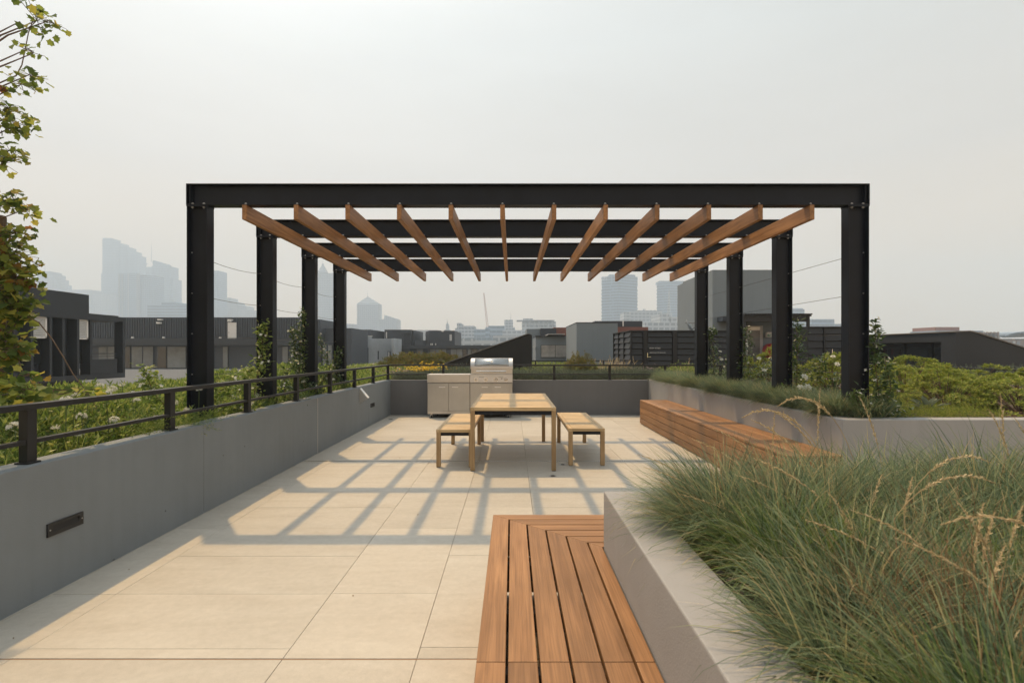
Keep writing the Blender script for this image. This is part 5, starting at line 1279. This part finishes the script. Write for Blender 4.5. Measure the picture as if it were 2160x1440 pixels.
climber('tall jasmine column climbing left of the third left post', (lx-0.02, yq[2]-0.15, 0.72),
    [[(lx-0.05,yq[2]-0.2,0.7),(lx-0.03,yq[2]-0.3,1.1),(lx-0.02,yq[2]-0.28,1.55),(lx,yq[2]-0.27,2.02)], [(lx,yq[2]-0.05,0.7),(lx-0.08,yq[2]-0.25,1.2),(lx-0.12,yq[2]-0.38,1.75)], [(lx+0.05,yq[2],0.7),(lx+0.16,yq[2]+0.05,0.95),(lx+0.3,yq[2]+0.05,1.1)]], 260, 0.055, 46, 0.045, 180)
climber('jasmine leaning over from the back left post', (lx-0.05, yq[3]-0.2, 0.72),
    [[(lx,yq[3]-0.15,0.7),(lx-0.1,yq[3]-0.25,1.15),(lx-0.25,yq[3]-0.35,1.60),(lx-0.42,yq[3]-0.4,1.82)], [(lx,yq[3]-0.1,0.7),(lx-0.02,yq[3]-0.2,1.1),(lx+0.03,yq[3]-0.12,1.45)], [(lx-0.3,yq[3]-0.1,0.7),(lx-0.35,yq[3]-0.2,1.1)]], 240, 0.06, 36, 0.045, 160)
climber('upright jasmine hugging the outer side of the front right post', (XR+0.12, yq[0]-0.02, 0.70),
    [[(XR+0.10,yq[0],0.68),(XR+0.10,yq[0]-0.06,1.0),(XR+0.07,yq[0]-0.04,1.35),(XR+0.08,yq[0]-0.03,1.70)], [(XR+0.15,yq[0],0.68),(XR+0.22,yq[0]-0.05,1.05),(XR+0.2,yq[0],1.35)], [(XR-0.05,yq[0]-0.12,0.68),(XR-0.16,yq[0]-0.15,0.9),(XR-0.2,yq[0]-0.14,1.02)], [(XR+0.05,yq[0]-0.12,0.68),(XR-0.02,yq[0]-0.16,0.95)]], 250, 0.055, 44, 0.046, 260)
climber('flowering jasmine bush beside the second right post', (rx+0.25, yq[1]-0.02, 0.72),
    [[(XR+0.06,yq[1],0.7),(XR+0.07,yq[1]-0.03,1.2),(XR+0.08,yq[1]-0.03,1.82)], [(XR+0.2,yq[1],0.7),(XR+0.35,yq[1],1.1),(XR+0.38,yq[1],1.36)], [(XR+0.4,yq[1]-0.1,0.7),(XR+0.55,yq[1]-0.1,1.1)], [(rx-0.1,yq[1]-0.2,0.7),(rx-0.12,yq[1]-0.2,0.95)]], 230, 0.07, 30, 0.048, 380)
climber('jasmine with white stars between the second and third right posts', (rx+0.1, yq[2]-0.02, 0.72),
    [[(XR+0.04,yq[2],0.7),(XR+0.05,yq[2],1.3),(XR+0.08,yq[2],1.75)], [(XR+0.2,yq[2],0.7),(XR+0.35,yq[2],1.2)], [(XR+0.45,yq[2],0.7),(XR+0.5,yq[2],1.25)]], 210, 0.09, 40, 0.048, 320)
climber('jasmine twining up beside the back right post', (rx+0.2, yq[3], 0.72),
    [[(XR+0.12,yq[3],0.7),(XR+0.14,yq[3],1.2),(XR+0.05,yq[3],1.72),(XR+0.12,yq[3],1.78)], [(XR+0.3,yq[3],0.7),(XR+0.42,yq[3],1.1),(XR+0.40,yq[3],1.36)]], 260, 0.07, 44, 0.048, 260)
# large double white blooms
def bloom():
    ps = []
    for ring, (m, cup, L) in enumerate(((7,0.15,0.042),(6,0.6,0.036),(5,1.0,0.028))):
        ps.append(stars(np.zeros((1,3)), np.array([[0,0,1.0]]), m, L, L*0.8, cup))
    return join(ps)
bl = bloom(); bl_me = np_mesh('petals', bl[0], bl[1], L_PETAL)
for i, (px, py, y) in enumerate(((1697,794,6.35),(1690,818,6.2),(1704,817,6.25),(1612,781,7.6),(1601,756,7.7),(1519,741,9.1),(1757,752,6.4),(1766,768,6.3),(1522,758,9.1))):
    p = P(px, py, y)
    bl_lab = ['largest full white bloom right of the second right-hand post', 'white bloom at grass level right of the second right-hand post, left of its twin', 'white bloom at grass level right of the second right-hand post, right of its twin', 'white bloom low between the second and third right-hand posts', 'white bloom high between the second and third right-hand posts', 'white bloom just right of the back right post', 'white bloom left of the front right post', 'small white bloom touching the front right post', 'lower white bloom right of the back right post'][i]
    t = thing('white_bloom', p, bl_lab, 'flower', 'double white blooms by the right-hand posts')
    o = link_mesh('petals', bl_me, t)
    MB().tube([p, p+Vector((0.02,0.03,-0.10)), p+Vector((0.03,0.05,-0.22))], 0.004, 5).build('stalk', M_STALK, t)
    s = random.uniform(0.9,1.25) if i < 3 else random.uniform(0.7,0.95); t.scale = (s,s,s); t.rotation_euler = (random.uniform(0.5,1.1), 0, random.uniform(-0.5,0.5))

# --- fescue border on the right bed
def clump_blades(cx, cy, cz, m, rad, l0, l1, lean0, lean1, w0, w1, bias=(0,0), droop=(0.3,1.2), K=4):
    a = rng.uniform(0,6.28,m); r = rad*np.sqrt(rng.random(m))
    b = np.stack([cx+r*np.cos(a), cy+r*np.sin(a), np.full(m,cz)],1)
    vx = np.cos(a)*0.8 + rng.normal(0,0.55,m) + bias[0]; vy = np.sin(a)*0.8 + rng.normal(0,0.55,m) + bias[1]
    mag = np.clip(np.hypot(vx,vy),0,1.8)/1.8
    lean = lean0 + (lean1-lean0)*mag*rng.uniform(0.5,1.1,m)
    return blades(b, np.arctan2(vy,vx), lean, rng.uniform(l0,l1,m), rng.uniform(w0,w1,m), rng.uniform(*droop,m), K)
parts = []
y = 5.06
while y < 11.4:
    for x in (3.24, 3.37, 3.52):
        cx, cy = x+rng.normal(0,0.03), y+rng.normal(0,0.04)
        if any(abs(cy-q) < 0.10 and cx > XR-0.30 for q in yq): cx = 3.21
        parts.append(clump_blades(cx, cy, 0.762, 560, 0.075, 0.20, 0.35, 0.10, 1.0, 0.0036, 0.0060, bias=(-0.75,-0.1), droop=(0.4,1.8), K=4))
    y += 0.165
o = foliage('fescue_grass', join(parts), L_GRASS); tag(o, 'blue-green fescue border drooping over the planter wall behind the long bench', 'grass', kind='stuff')

# --- lime shrubs
def lime_shrub(seed, R=0.55, H=0.52, npad=46):
    """layered shrub: flat pads of rosettes at different heights, gaps between them"""
    r = np.random.default_rng(seed); P_, st = [], MB()
    for i in range(npad):
        u = (i+0.5)/npad; ph = math.acos(1-0.98*u); th = i*2.39996 + r.normal(0,0.2); k = 1 + r.normal(0,0.10)
        c = np.array([R*math.sin(ph)*math.cos(th)*k, R*math.sin(ph)*math.sin(th)*k, max(0.06, H*math.cos(ph)*k + (0.10 if r.random() < 0.10 else 0))])
        pr = r.uniform(0.085,0.15); m = int(15*(pr/0.11)**2)
        q = pr*np.sqrt(r.random(m)); a = r.uniform(0,6.28,m)
        out = np.array([math.cos(th), math.sin(th), 0])*math.sin(ph)
        d = np.stack([q*np.cos(a), q*np.sin(a), -0.32*q*q/pr + r.normal(0,0.006,m)],1)
        d[:,2] -= 0.35*(d@out)
        P_.append((c+d, np.repeat((out*0.5+np.array([0,0,1]))[None],m,0)))
        st.tube([(0.04*c[0],0.04*c[1],-0.02), (0.5*c[0],0.5*c[1],0.42*c[2]), tuple(c-np.array([0,0,0.02]))], [0.008,0.006,0.003], 5)
    p = np.concatenate([a for a,_ in P_]); ax = unit(np.concatenate([b for _,b in P_]) + r.normal(0,0.15,(len(p),3)))
    VF = shoots(p-ax*0.03, ax, 0.030, 13, 0.036, 0.012, (-14,50))
    return np_mesh('foliage', VF[0], VF[1], L_LIME), st.mesh('stems', M_TWIG)
SH = [lime_shrub(s) for s in (1,2,3)]
shrubs = [(4.98,6.0,0.90,0,'rounded lime shrub right of the front right post, above the pale rosette'),
          (5.50,5.62,1.0,1,'large lime shrub at the front of the bed, overhanging the mulch'),
          (6.35,5.70,1.08,2,'lime shrub at the front of the bed by the right edge of the view'),
          (5.35,7.1,1.15,0,'tall lime shrub in the middle of the bed with a raised tuft'),
          (6.25,7.25,1.15,1,'broad lime shrub in the second row by the right edge of the view'),
          (4.62,7.45,1.0,2,'lime shrub in the second row just right of the front right post'),
          (7.15,7.3,1.1,0,'lime shrub cut by the right edge of the view, second row'),
          (5.5,8.5,1.1,2,'lime shrub in the back row in front of the glass doors'),
          (6.9,8.6,1.05,1,'lime shrub in the back row in front of the sloping dark wall'),
          (4.35,8.7,1.05,1,'yellow-green shrub seen between the two nearer right-hand posts'),
          (4.6,6.6,0.55,1,'little lime shrub tucked behind the front right post')]
for x, y, s, k, lab in shrubs:
    t = thing('lime_shrub', (x, y, 0.74), lab, 'shrub', 'lime-green shrubs in the right-hand bed')
    link_mesh('foliage', SH[k][0], t); link_mesh('stems', SH[k][1], t)
    t.scale = (s*random.uniform(0.8,1.0), s*random.uniform(0.8,1.0), s*random.choice([0.72,0.95,1.2])); t.rotation_euler = (0,0,random.uniform(0,6.28))
# feathery yellow-green cover in front of the shrubs
m = 900
x_ = rng.uniform(3.55,5.0,m); y_ = 4.98+rng.random(m)**1.5*1.0; k_ = (x_ < 4.75) | (y_ > 5.5)
VF = shoots(np.stack([x_[k_],y_[k_],np.full(k_.sum(),0.757)],1), rand_axis(k_.sum(),0.45), rng.uniform(0.06,0.14,k_.sum()), 14, 0.022, 0.004, (20,60))
tag(foliage('sedum_cover', VF, L_LIME), 'feathery yellow-green ground cover along the planter edge below the shrubs', 'ground cover', kind='stuff')
# pale rosette plant
def rosette(label, p, n, L, W, mat, el=(5,75), name='rosette_plant'):
    t = thing(name, p, label, 'plant')
    i = np.arange(n); th = i*2.4; e = np.radians(np.linspace(el[0], el[1], n))
    d = np.stack([np.cos(th)*np.cos(e), np.sin(th)*np.cos(e), np.sin(e)],1); nn = np.stack([-np.cos(th)*np.sin(e), -np.sin(th)*np.sin(e), np.cos(e)],1)
    for k in range(n):
        V, F_ = leaves(np.array(p)[None], d[k:k+1], nn[k:k+1], L*(1-0.35*k/n), W, LEAF4)
        foliage('leaf', (V, F_), mat, t)
    return t
rosette('pale grey-green rosette plant between the sedum and the front shrub', (4.42, 5.55, 0.78), 15, 0.26, 0.075, L_SAGE)
rosette('silvery rosette plant among the lime shrubs below the thin railing', (6.9, 7.7, 1.05), 14, 0.16, 0.045, L_SAGE)
# mulch chips
ch_me = MB().box(-0.03,0.03,-0.011,0.011,-0.003,0.004).mesh('chip', solid('bark_chip', (0.20,0.125,0.07), 0.9, var=0.3, scale=20, rnd=0.35))
soil_r = [o for o in bpy.data.objects if o.name.startswith('soil') and 'timber bench' in o.get('label','')][0]
for i in range(170):
    c = link_mesh('bark_chip', ch_me, soil_r); c.location = (rng.uniform(4.2,7.2), 4.98+rng.random()**1.5*0.75, 0.768+rng.random()*0.008); c.rotation_euler = (rng.normal(0,0.25), rng.normal(0,0.25), rng.uniform(0,6.28)); s = rng.uniform(0.6,1.4); c.scale = (s,s,s)
# distant heather in front of the sloping dark house
m = 1500
x_ = rng.uniform(8.5,13.6,m); y_ = rng.uniform(8.6,12.5,m)
VF = shoots(np.stack([x_,y_,0.72+0.22*rng.random(m)],1), rand_axis(m,0.3), rng.uniform(0.10,0.22,m), 14, 0.040, 0.008, (25,65))
tag(foliage('heather', VF, L_SAGE), 'grey-green heathery planting in front of the sloping dark roof house', 'ground cover', kind='stuff')

# --- planting beyond the end wall
m = 5200
x_ = rng.uniform(-2.7,6.5,m); y_ = 11.85+rng.random(m)**1.6*4.5
x_[:2600] = rng.uniform(-2.7,3.4,2600); y_[:2600] = rng.uniform(11.82,12.6,2600)
hh = 0.10+0.16*(0.5+0.5*vnoise(x_,y_,2.2,5))
VF = shoots(np.stack([x_,y_,0.64+hh*0.5],1), rand_axis(m,0.35), hh+0.05, 15, 0.045, 0.007, (20,60))
tag(foliage('lavender', VF, L_SAGE), 'grey-green lavender-like planting behind the end wall and railing', 'ground cover', kind='stuff')
m = 4200
y_ = 13+rng.random(m)*16; x_ = rng.uniform(-6.7,8,m)
VF = shoots(np.stack([x_,y_,0.66+0.12*(0.5+0.5*vnoise(x_,y_,1.1,2))],1), rand_axis(m,0.35), 0.16, 11, 0.075, 0.018, (10,60))
tag(foliage('meadow', VF, L_COVER), 'green low planting of the roof garden stretching to the far coping', 'ground cover', kind='stuff')
def mound(label, c, R, H, n, mat, L=0.05, W=0.014, name='mounded_shrub', flat=1.0, cat='shrub'):
    t = thing(name, c, label, cat)
    th = rng.uniform(0,6.28,n); ph = np.arccos(rng.uniform(0,1,n)); lump = 1+0.13*np.sin(3*th+c[0])+0.10*np.sin(6*th+ph*5)+rng.normal(0,0.05,n)
    p = np.stack([R*np.sin(ph)*np.cos(th)*lump, flat*R*np.sin(ph)*np.sin(th)*lump, H*np.cos(ph)*lump],1)
    ax = unit(p + np.array([0,0,0.4*H]))
    foliage('foliage', shoots(p+np.array(c), ax, 0.06, 9, L, W, (0,60)), mat, t)
    return t
mound('olive and russet mound of mossy shrub left of the black wedge', (PX(868,20), 20, 0.62), 1.1, 0.58, 1500, L_MOSS, 0.075, 0.02)
mound('straw-tinted mossy mound against the low end of the black wedge', (PX(925,20.5), 20.5, 0.62), 1.0, 0.60, 1300, L_MOSS, 0.075, 0.018)
mound('rounded olive shrub behind the railing in front of the grey cube', (PX(1222,13.6), 13.6, 0.62), 0.43, 0.60, 800, L_MOSS, 0.05, 0.014)
mound('bright yellow-green mound by the back right post, behind the railing', (PX(1440,13.0), 13.0, 0.6), 0.75, 0.38, 900, L_COVER, 0.05, 0.012)
mound('yellow-green mound under the railing, right of the black wedge', (PX(1150,13.2), 13.2, 0.6), 0.42, 0.30, 500, L_LIME, 0.05, 0.012)
def patch(label, c, rx_, ry_, n, mat, h, name, L=0.022):
    t = thing(name, c, label, 'flower')
    x = c[0]+rng.normal(0,rx_*0.45,n); y = c[1]+rng.normal(0,ry_*0.45,n); z = c[2]+h+rng.normal(0,h*0.22,n)
    foliage('flower_heads', stars(np.stack([x,y,z],1), np.stack([rng.normal(0,0.4,n),rng.normal(-0.35,0.3,n),np.ones(n)],1), 8, L, L*0.5, 0.25), mat, t)
    k = n//2; foliage('foliage', shoots(np.stack([x[:k],y[:k],np.full(k,c[2])],1), rand_axis(k,0.2), h*0.85, 8, 0.05, 0.012, (20,60)), L_DEEP, t)
patch('patch of bright yellow flowers behind the railing left of the barbecue', (PX(898,12.75), 12.75, 0.66), 0.62, 0.30, 330, L_YELLOW, 0.31, 'yellow_flowers', 0.030)
patch('dusty pink flowers behind the railing near the corner post', (PX(855,12.8), 12.8, 0.66), 0.62, 0.3, 260, L_PINK, 0.24, 'pink_flowers')
patch('dusty pink flowers behind the railing left of the back right post', (PX(1375,13.4), 13.4, 0.66), 0.9, 0.35, 380, L_PINK, 0.24, 'pink_flowers')
patch('pale pink flowers low under the railing right of the barbecue', (PX(1190,13.9), 13.9, 0.66), 0.55, 0.3, 160, L_PINK, 0.12, 'pink_flowers')
# dry tall grass behind the railing
def dry_tuft(label, c, n, h, spread):
    t = thing('dry_grass_tuft', c, label, 'grass')
    VF = blades(np.stack([c[0]+rng.normal(0,spread,n), c[1]+rng.normal(0,spread*0.6,n), np.full(n,c[2])],1), rng.uniform(0,6.28,n), rng.uniform(0.03,0.45,n), rng.uniform(h*0.6,h,n), rng.uniform(0.006,0.012,n), rng.uniform(0.0,0.7,n), K=4)
    foliage('blades', VF, L_STRAW, t)
    m = n//3
    V2 = []
    for i in range(m):
        tip = VF[0][i*9+8]; d = unit((tip-VF[0][i*9+4])[None])[0]
        V2.append(leaves(np.repeat(tip[None],8,0)-d*np.linspace(0,0.16,8)[:,None], np.repeat(d[None],8,0)+rng.normal(0,0.35,(8,3)), rng.normal(size=(8,3)), 0.05, 0.013))
    foliage('seed_heads', join(V2), L_STRAW, t)
dry_tuft('tall straw-coloured grass behind the railing in front of the grey cube', (PX(1285,13.9), 13.9, 0.66), 130, 0.62, 0.22)
dry_tuft('straw-coloured grass in front of the black louvres', (PX(1322,13.9), 13.9, 0.66), 60, 0.50, 0.14)
dry_tuft('few dry stalks left of the back right post', (PX(1446,12.6), 12.6, 0.66), 16, 0.62, 0.08)

# --- maple at the left edge
t = thing('maple_tree', (-4.55, 4.1, 0.62), 'young maple with yellow-green and russet leaves at the left edge', 'tree')
tk = MB(); base = Vector((-4.55,4.1,0.60))
tk.tube([base, (-4.50,4.12,1.4), (-4.46,4.1,2.2), (-4.40,4.08,3.0), (-4.30,4.05,3.7)], [0.034,0.03,0.025,0.018,0.010], 9)
tk.build('trunk', M_BARK, t)
YT = 4.0
def trunk_at(z):
    u = max(0, min(1, (z-0.6)/3.1)); return Vector((-4.55+0.25*u, 4.1-0.05*u, z))
lp, ld, ln, lL = [], [], [], []; rp_, rd_, rn_, rL_ = [], [], [], []
def cluster(cx, cy, rx_, ry_, n, size, y=YT, russet=0.0, depth=0.22):
    if cy > 470 and 0 < cx < 100 and y == YT: cx -= 13
    c = P(cx, cy, y)
    br = MB(); s = trunk_at(c.z-0.35)
    mid = s.lerp(c, 0.55) + Vector((0, 0, 0.06))
    br.tube([s, mid, c], [0.010, 0.006, 0.003], 5)
    for _ in range(int(n*(1.55 if cy > 470 else 1.45))):
        a = random.uniform(0, 6.28); r = math.sqrt(random.random())
        q = P(cx + rx_*r*math.cos(a), cy + ry_*r*math.sin(a), y) + Vector((0, max(-0.14, min(0.14, random.gauss(0, depth*0.35))), 0))
        d = (random.gauss(0.35, 0.8), random.gauss(-0.2, 0.8), random.gauss(-0.45, 0.45)); nn = (random.gauss(0, 0.6), random.gauss(-0.4, 0.5), 0.9)
        L = size*1.3*random.uniform(0.7, 1.2)
        if random.random() < russet: rp_.append(q); rd_.append(d); rn_.append(nn); rL_.append(L)
        else: lp.append(q); ld.append(d); ln.append(nn); lL.append(L)
        if n < 12 or random.random() < 0.45: br.tube([c, q], 0.0018, 3, caps=False)
    br.build('branch', M_TWIG, t)
for a in ((78,44,30,38,30,0.048),(42,46,5,5,1,0.048),(104,44,12,10,7,0.042),(57,104,10,9,4,0.040),(72,112,8,10,6,0.036),(62,158,30,18,22,0.046),(45,178,22,14,10,0.044),(8,188,14,10,8,0.045,YT,0.5),
          (18,228,34,16,24,0.048),(40,262,34,20,26,0.048),(10,250,30,25,14,0.05),(20,318,28,14,18,0.048),(28,335,22,14,12,0.046),(8,345,16,16,8,0.048),(30,422,34,18,26,0.050),(52,442,26,14,18,0.048),(6,430,20,20,12,0.05),
          (14,500,26,28,44,0.050,YT,0.42),(48,490,16,20,18,0.046,YT,0.3),(40,535,34,34,56,0.050,YT,0.12),(10,560,30,40,50,0.056,YT,0.06),(46,585,36,32,56,0.055,YT,0.06),(68,590,12,14,8,0.055,YT,0.6),(14,625,36,40,60,0.058,YT,0.02),(52,640,30,36,44,0.058,YT,0.03),
          (20,690,36,34,48,0.060,YT,0.04),(40,730,28,20,26,0.060,YT,0.12),(48,740,18,12,10,0.058,YT,0.1),(10,770,22,36,26,0.062),(24,820,26,26,22,0.062,3.6),(30,850,24,18,20,0.062,3.5),(66,790,12,10,6,0.055,3.7),(112,822,16,12,7,0.062,3.6),(188,822,16,12,8,0.060,3.6),(60,820,20,18,10,0.055,3.6),(8,880,22,30,20,0.062,3.5)):
    cluster(*a)
for _ in range(34):
    z_ = random.uniform(1.0, 3.75); a_ = random.uniform(0, 6.28); r_ = random.uniform(0.15, 0.62)*(1.0 if z_ < 2.4 else 0.75)
    q_ = trunk_at(z_) + Vector((r_*math.cos(a_), r_*math.sin(a_), 0)); px_ = VPX + q_.x*F_PX/q_.y; py_ = HY - (q_.z-EYE)*F_PX/q_.y
    if px_ < -45: cluster(px_, py_, 42, 30, 26, 0.052, q_.y)
for pts, r in (([(-60,205),(0,175),(34,160),(46,138),(52,110),(60,70),(72,36)], 0.0055), ([(48,662),(82,680),(110,715),(133,752),(155,790),(172,812),(186,830),(205,862)], 0.0048), ([(-20,745),(8,757),(45,780),(78,803),(108,850)], 0.0045), ([(35,745),(46,780),(52,800),(40,822)], 0.0035), ([(-40,735),(10,715),(48,662)], 0.006)):
    w_ = [P(a, b, YT) for a, b in pts]
    m_ = MB().tube(w_, [r*(1-0.5*i/len(w_)) for i in range(len(w_))], 6)
    if pts[0] == (48,662):
        for i in range(1, 7):
            q = w_[i]; m_.tube([q, q+Vector((random.choice([-1,1])*0.022, 0, 0.012))], [0.002, 0.0004], 4)
    m_.build('branch', M_TWIG, t)
L = np.array(lL); foliage('crown', leaves(np.array(lp), np.array(ld), np.array(ln), L, L*0.80, LOBED), L_MAPLE, t)
L = np.array(rL_); tag(foliage('crown', leaves(np.array(rp_), np.array(rd_), np.array(rn_), L, L*0.80, LOBED), L_RUSSET, t), 'russet and orange leaves of the maple')
tag(MB().tube([(PX(0,4.2),4.2,0.5),(PX(-0.5,4.2),4.2,PZ(458,4.2)),(PX(-0.5,4.2),4.2,PZ(455,4.2))], [0.042,0.042,0.036], 10).build('tree_stake', M_BARK), 'brown timber stake supporting the maple at the left edge', 'stake')

# --- grasses of the near planter
parts, parts2 = [], []
gy, row = 0.30, 0
while gy < 2.30:
    gx = 0.77 + (0.12 if row % 2 else 0.0)
    while gx < gy*1.02+0.42:
        cx, cy = gx+rng.normal(0,0.035), gy+rng.normal(0,0.035)
        edge = cx < 1.0
        green = vnoise(np.array(cx*3.1), np.array(cy*2.7), 1.6, 4.0) > 0.40
        spill = max(0.0, min(1.0, (cy-1.6)/0.5))
        tall = 0.33 + 0.10*rng.random() + (0.10 if (edge and cy > 1.7) else 0.05 if cy > 1.7 else 0.0) + (0.05 if cx > 1.75 else 0.0)
        bias = ((-0.20-0.75*spill) if edge else -0.22, 0.10)
        VF = clump_blades(max(cx,0.74), cy, 0.69, 800, 0.080, 0.55*tall, tall, 0.04, 1.15, 0.0030, 0.0056, bias=bias, droop=(0.25,1.9), K=5)
        (parts2 if green else parts).append(VF)
        gx += 0.25
    gy += 0.215; row += 1
VF = join(parts); print('near grass tris', len(VF[1]))
tag(foliage('ornamental_grass', VF, L_GRASS), 'dense blue-green ornamental grass filling the near planter', 'grass', kind='stuff')
if parts2: tag(foliage('ornamental_grass', join(parts2), L_GREENG), 'greener tufts among the blue-green grass of the near planter', 'grass', kind='stuff')
# straw-brown stems in the nearest clumps
VFs = [clump_blades(cx_, cy_, 0.69, 170, 0.09, 0.20, 0.40, 0.05, 0.75, 0.0020, 0.0036, bias=(-0.3,0.1), droop=(0.1,1.0), K=5) for cx_, cy_ in ((0.86,0.98),(1.02,1.10),(0.95,1.25),(1.20,1.20),(1.45,1.70),(1.10,1.95),(1.9,2.1),(0.82,2.1))]
tag(foliage('dry_stems', join(VFs), L_DRY), 'straw-brown dead stems among the near planter grass', 'grass', kind='stuff')
# fallen and dry blades lying on the wall edge
VF = blades(np.stack([rng.uniform(0.64,0.75,90), 2.35-1.7*rng.random(90)**1.5, np.full(90,0.70)],1), rng.normal(np.pi,0.6,90), rng.uniform(1.0,1.4,90), rng.uniform(0.10,0.26,90), rng.uniform(0.0018,0.0028,90), rng.uniform(0.1,0.5,90), K=4)
tag(foliage('dry_blades', VF, L_STRAW), 'dry blades hanging over the near planter wall', 'grass', kind='stuff')

def seed_head(L, bend, n, lay, w=0.007):
    """spike: stem curve (local, from the ground up) and spikelets along its last part"""
    pts = [Vector((0,0,0))]; ang = lay
    for k in range(12):
        ang = lay + bend*((k+1)/12)**2
        pts.append(pts[-1] + Vector((math.sin(ang),0,math.cos(ang)))*L/12)
    st = MB().tube(pts, [0.0016*(1-0.5*i/12) for i in range(13)], 5)
    hl = 5; pos, dr, nr, LL = [], [], [], []
    for i in range(n):
        u = 12-hl + hl*(i+0.5)/n; k = min(int(u), 11); c = pts[k].lerp(pts[k+1], u-k); d = (pts[k+1]-pts[k]).normalized()
        env = math.sin(math.pi*min(1,(i+1)/n*0.9+0.12))**0.6
        for _ in range(3):
            pos.append(c); dr.append(d + Vector((random.gauss(0,0.30),random.gauss(0,0.30),random.gauss(0,0.30)))); nr.append((random.gauss(0,1),random.gauss(0,1),random.gauss(0,1))); LL.append(0.0155*(0.5+0.6*env))
    LL = np.array(LL)
    V, F_ = leaves(np.array(pos), np.array(dr), np.array(nr), LL, LL*0.30, LEAF2)
    return st.mesh('stem', M_STRAWS), np_mesh('seed_head', V, F_, L_STRAW)
M_STRAWS = solid('straw_stem', (0.42,0.31,0.16), 0.7, var=0.2)
SD = [seed_head(0.60, 0.35, 26, 0.05), seed_head(0.62, 0.9, 28, 0.20), seed_head(0.60, 1.7, 26, 0.25), seed_head(0.55, 0.15, 22, -0.05), seed_head(0.60, 0.6, 24, 0.55)]
# tip pixel, distance, variant, heading (0 = towards +x)
heads = [(1565,880,2.15,2,3.0),(1585,885,2.1,1,3.0),(1620,862,2.2,1,3.1),(1634,872,2.2,3,0.4),(1640,815,2.2,2,3.2),(1730,820,2.3,3,0.2),(1812,835,2.3,0,2.9),
         (1345,958,2.25,4,3.1),(1360,985,2.1,4,3.1),(1430,1060,1.9,4,3.05),(1590,965,1.75,4,3.0),(1745,1035,1.5,0,2.9),(1700,1095,1.4,4,3.0),(1795,1075,1.35,1,2.9),(1890,1135,1.15,1,2.8),
         (1985,1105,1.2,2,3.0),(2015,1052,1.3,0,2.6),(2075,1060,1.3,0,0.6),(2098,1080,1.35,0,0.5),(2158,1065,1.35,0,0.4),(1860,1000,1.7,0,0.5),(1925,1005,1.7,0,0.6),(2100,1018,1.6,2,0.0),(2090,975,1.8,2,0.1),(2110,830,2.2,3,2.9),(2140,880,2.15,0,2.8),(2085,862,2.2,0,2.9),(1460,925,2.2,4,3.1),(1505,905,2.25,1,3.05),(1550,1000,1.9,4,3.0),(2120,1150,1.15,0,0.4)]
sd_look = ['gently bent', 'bowed', 'strongly arched', 'short upright', 'low leaning']
for px, py, y, k, hd in heads:
    tip = P(px, py, y)
    me_s, me_h = SD[k]
    top = max(me_s.vertices, key=lambda v: (v.co - Vector((0,0,0))).length).co
    off = Matrix.Rotation(hd, 3, 'Z') @ Vector((top.x, top.y, 0))
    s = 1.0
    b = Vector((tip.x-off.x, tip.y-off.y, 0.69)); zs = max(0.5, min(1.5, (tip.z-0.69)/max(top.z,0.1)))
    where = 'against the long bench' if (px < 1700 and py < 900) else 'against the grey planter wall' if py < 900 else 'at the right edge of the view' if px > 1980 else 'reaching towards the terrace' if px < 1600 else 'in the middle of the near grass'
    t = thing('grass_seed_stalk', b, sd_look[k] + ' straw-coloured seed head ' + where, 'seed stalk', 'seed heads above the near grass')
    link_mesh('stem', me_s, t); link_mesh('seed_head', me_h, t)
    t.rotation_euler = (0, 0, hd); t.scale = (1, 1, zs)
# dark stones at the planter edge
for i, (px, py) in enumerate(((1530,1190),(1521,1212),(1546,1228),(1512,1185),(1560,1262))):
    y = F_PX*(EYE-0.715)/(py-HY); p = P(px, py, y)
    o = MB().ball((0,0,0), 0.022, 9, 7, (1.2,0.9,0.75)).build('pebble', M_JOIST, None, smooth=True)
    o.location = (max(p.x,0.645), y, 0.712); o.rotation_euler = (0.2*i, 0.3*i, i)
    tag(o, 'dark pebble at the edge of the near planter under the grass', 'pebble', 'pebbles at the near planter edge')

# ------------------------------------------------------------------ smoke haze
hz = MB().box(-1700, 1700, -70, 1690, -15.6, 285).build('haze', None)
tag(hz, 'pale smoke haze over the whole city', 'haze', kind='stuff')
m_h = bpy.data.materials.new('smoke_haze'); m_h.use_nodes = True
nh, lh = m_h.node_tree.nodes, m_h.node_tree.links; nh.clear()
ho = nh.new('ShaderNodeOutputMaterial'); hv = nh.new('ShaderNodeVolumePrincipled')
hv.inputs['Color'].default_value = (0.70, 0.84, 1.0, 1)
hv.inputs['Density'].default_value = 0.0010
hv.inputs['Density Attribute'].default_value = ''
hv.inputs['Anisotropy'].default_value = 0.0
lh.new(hv.outputs[0], ho.inputs['Volume'])
hz.data.materials.append(m_h)
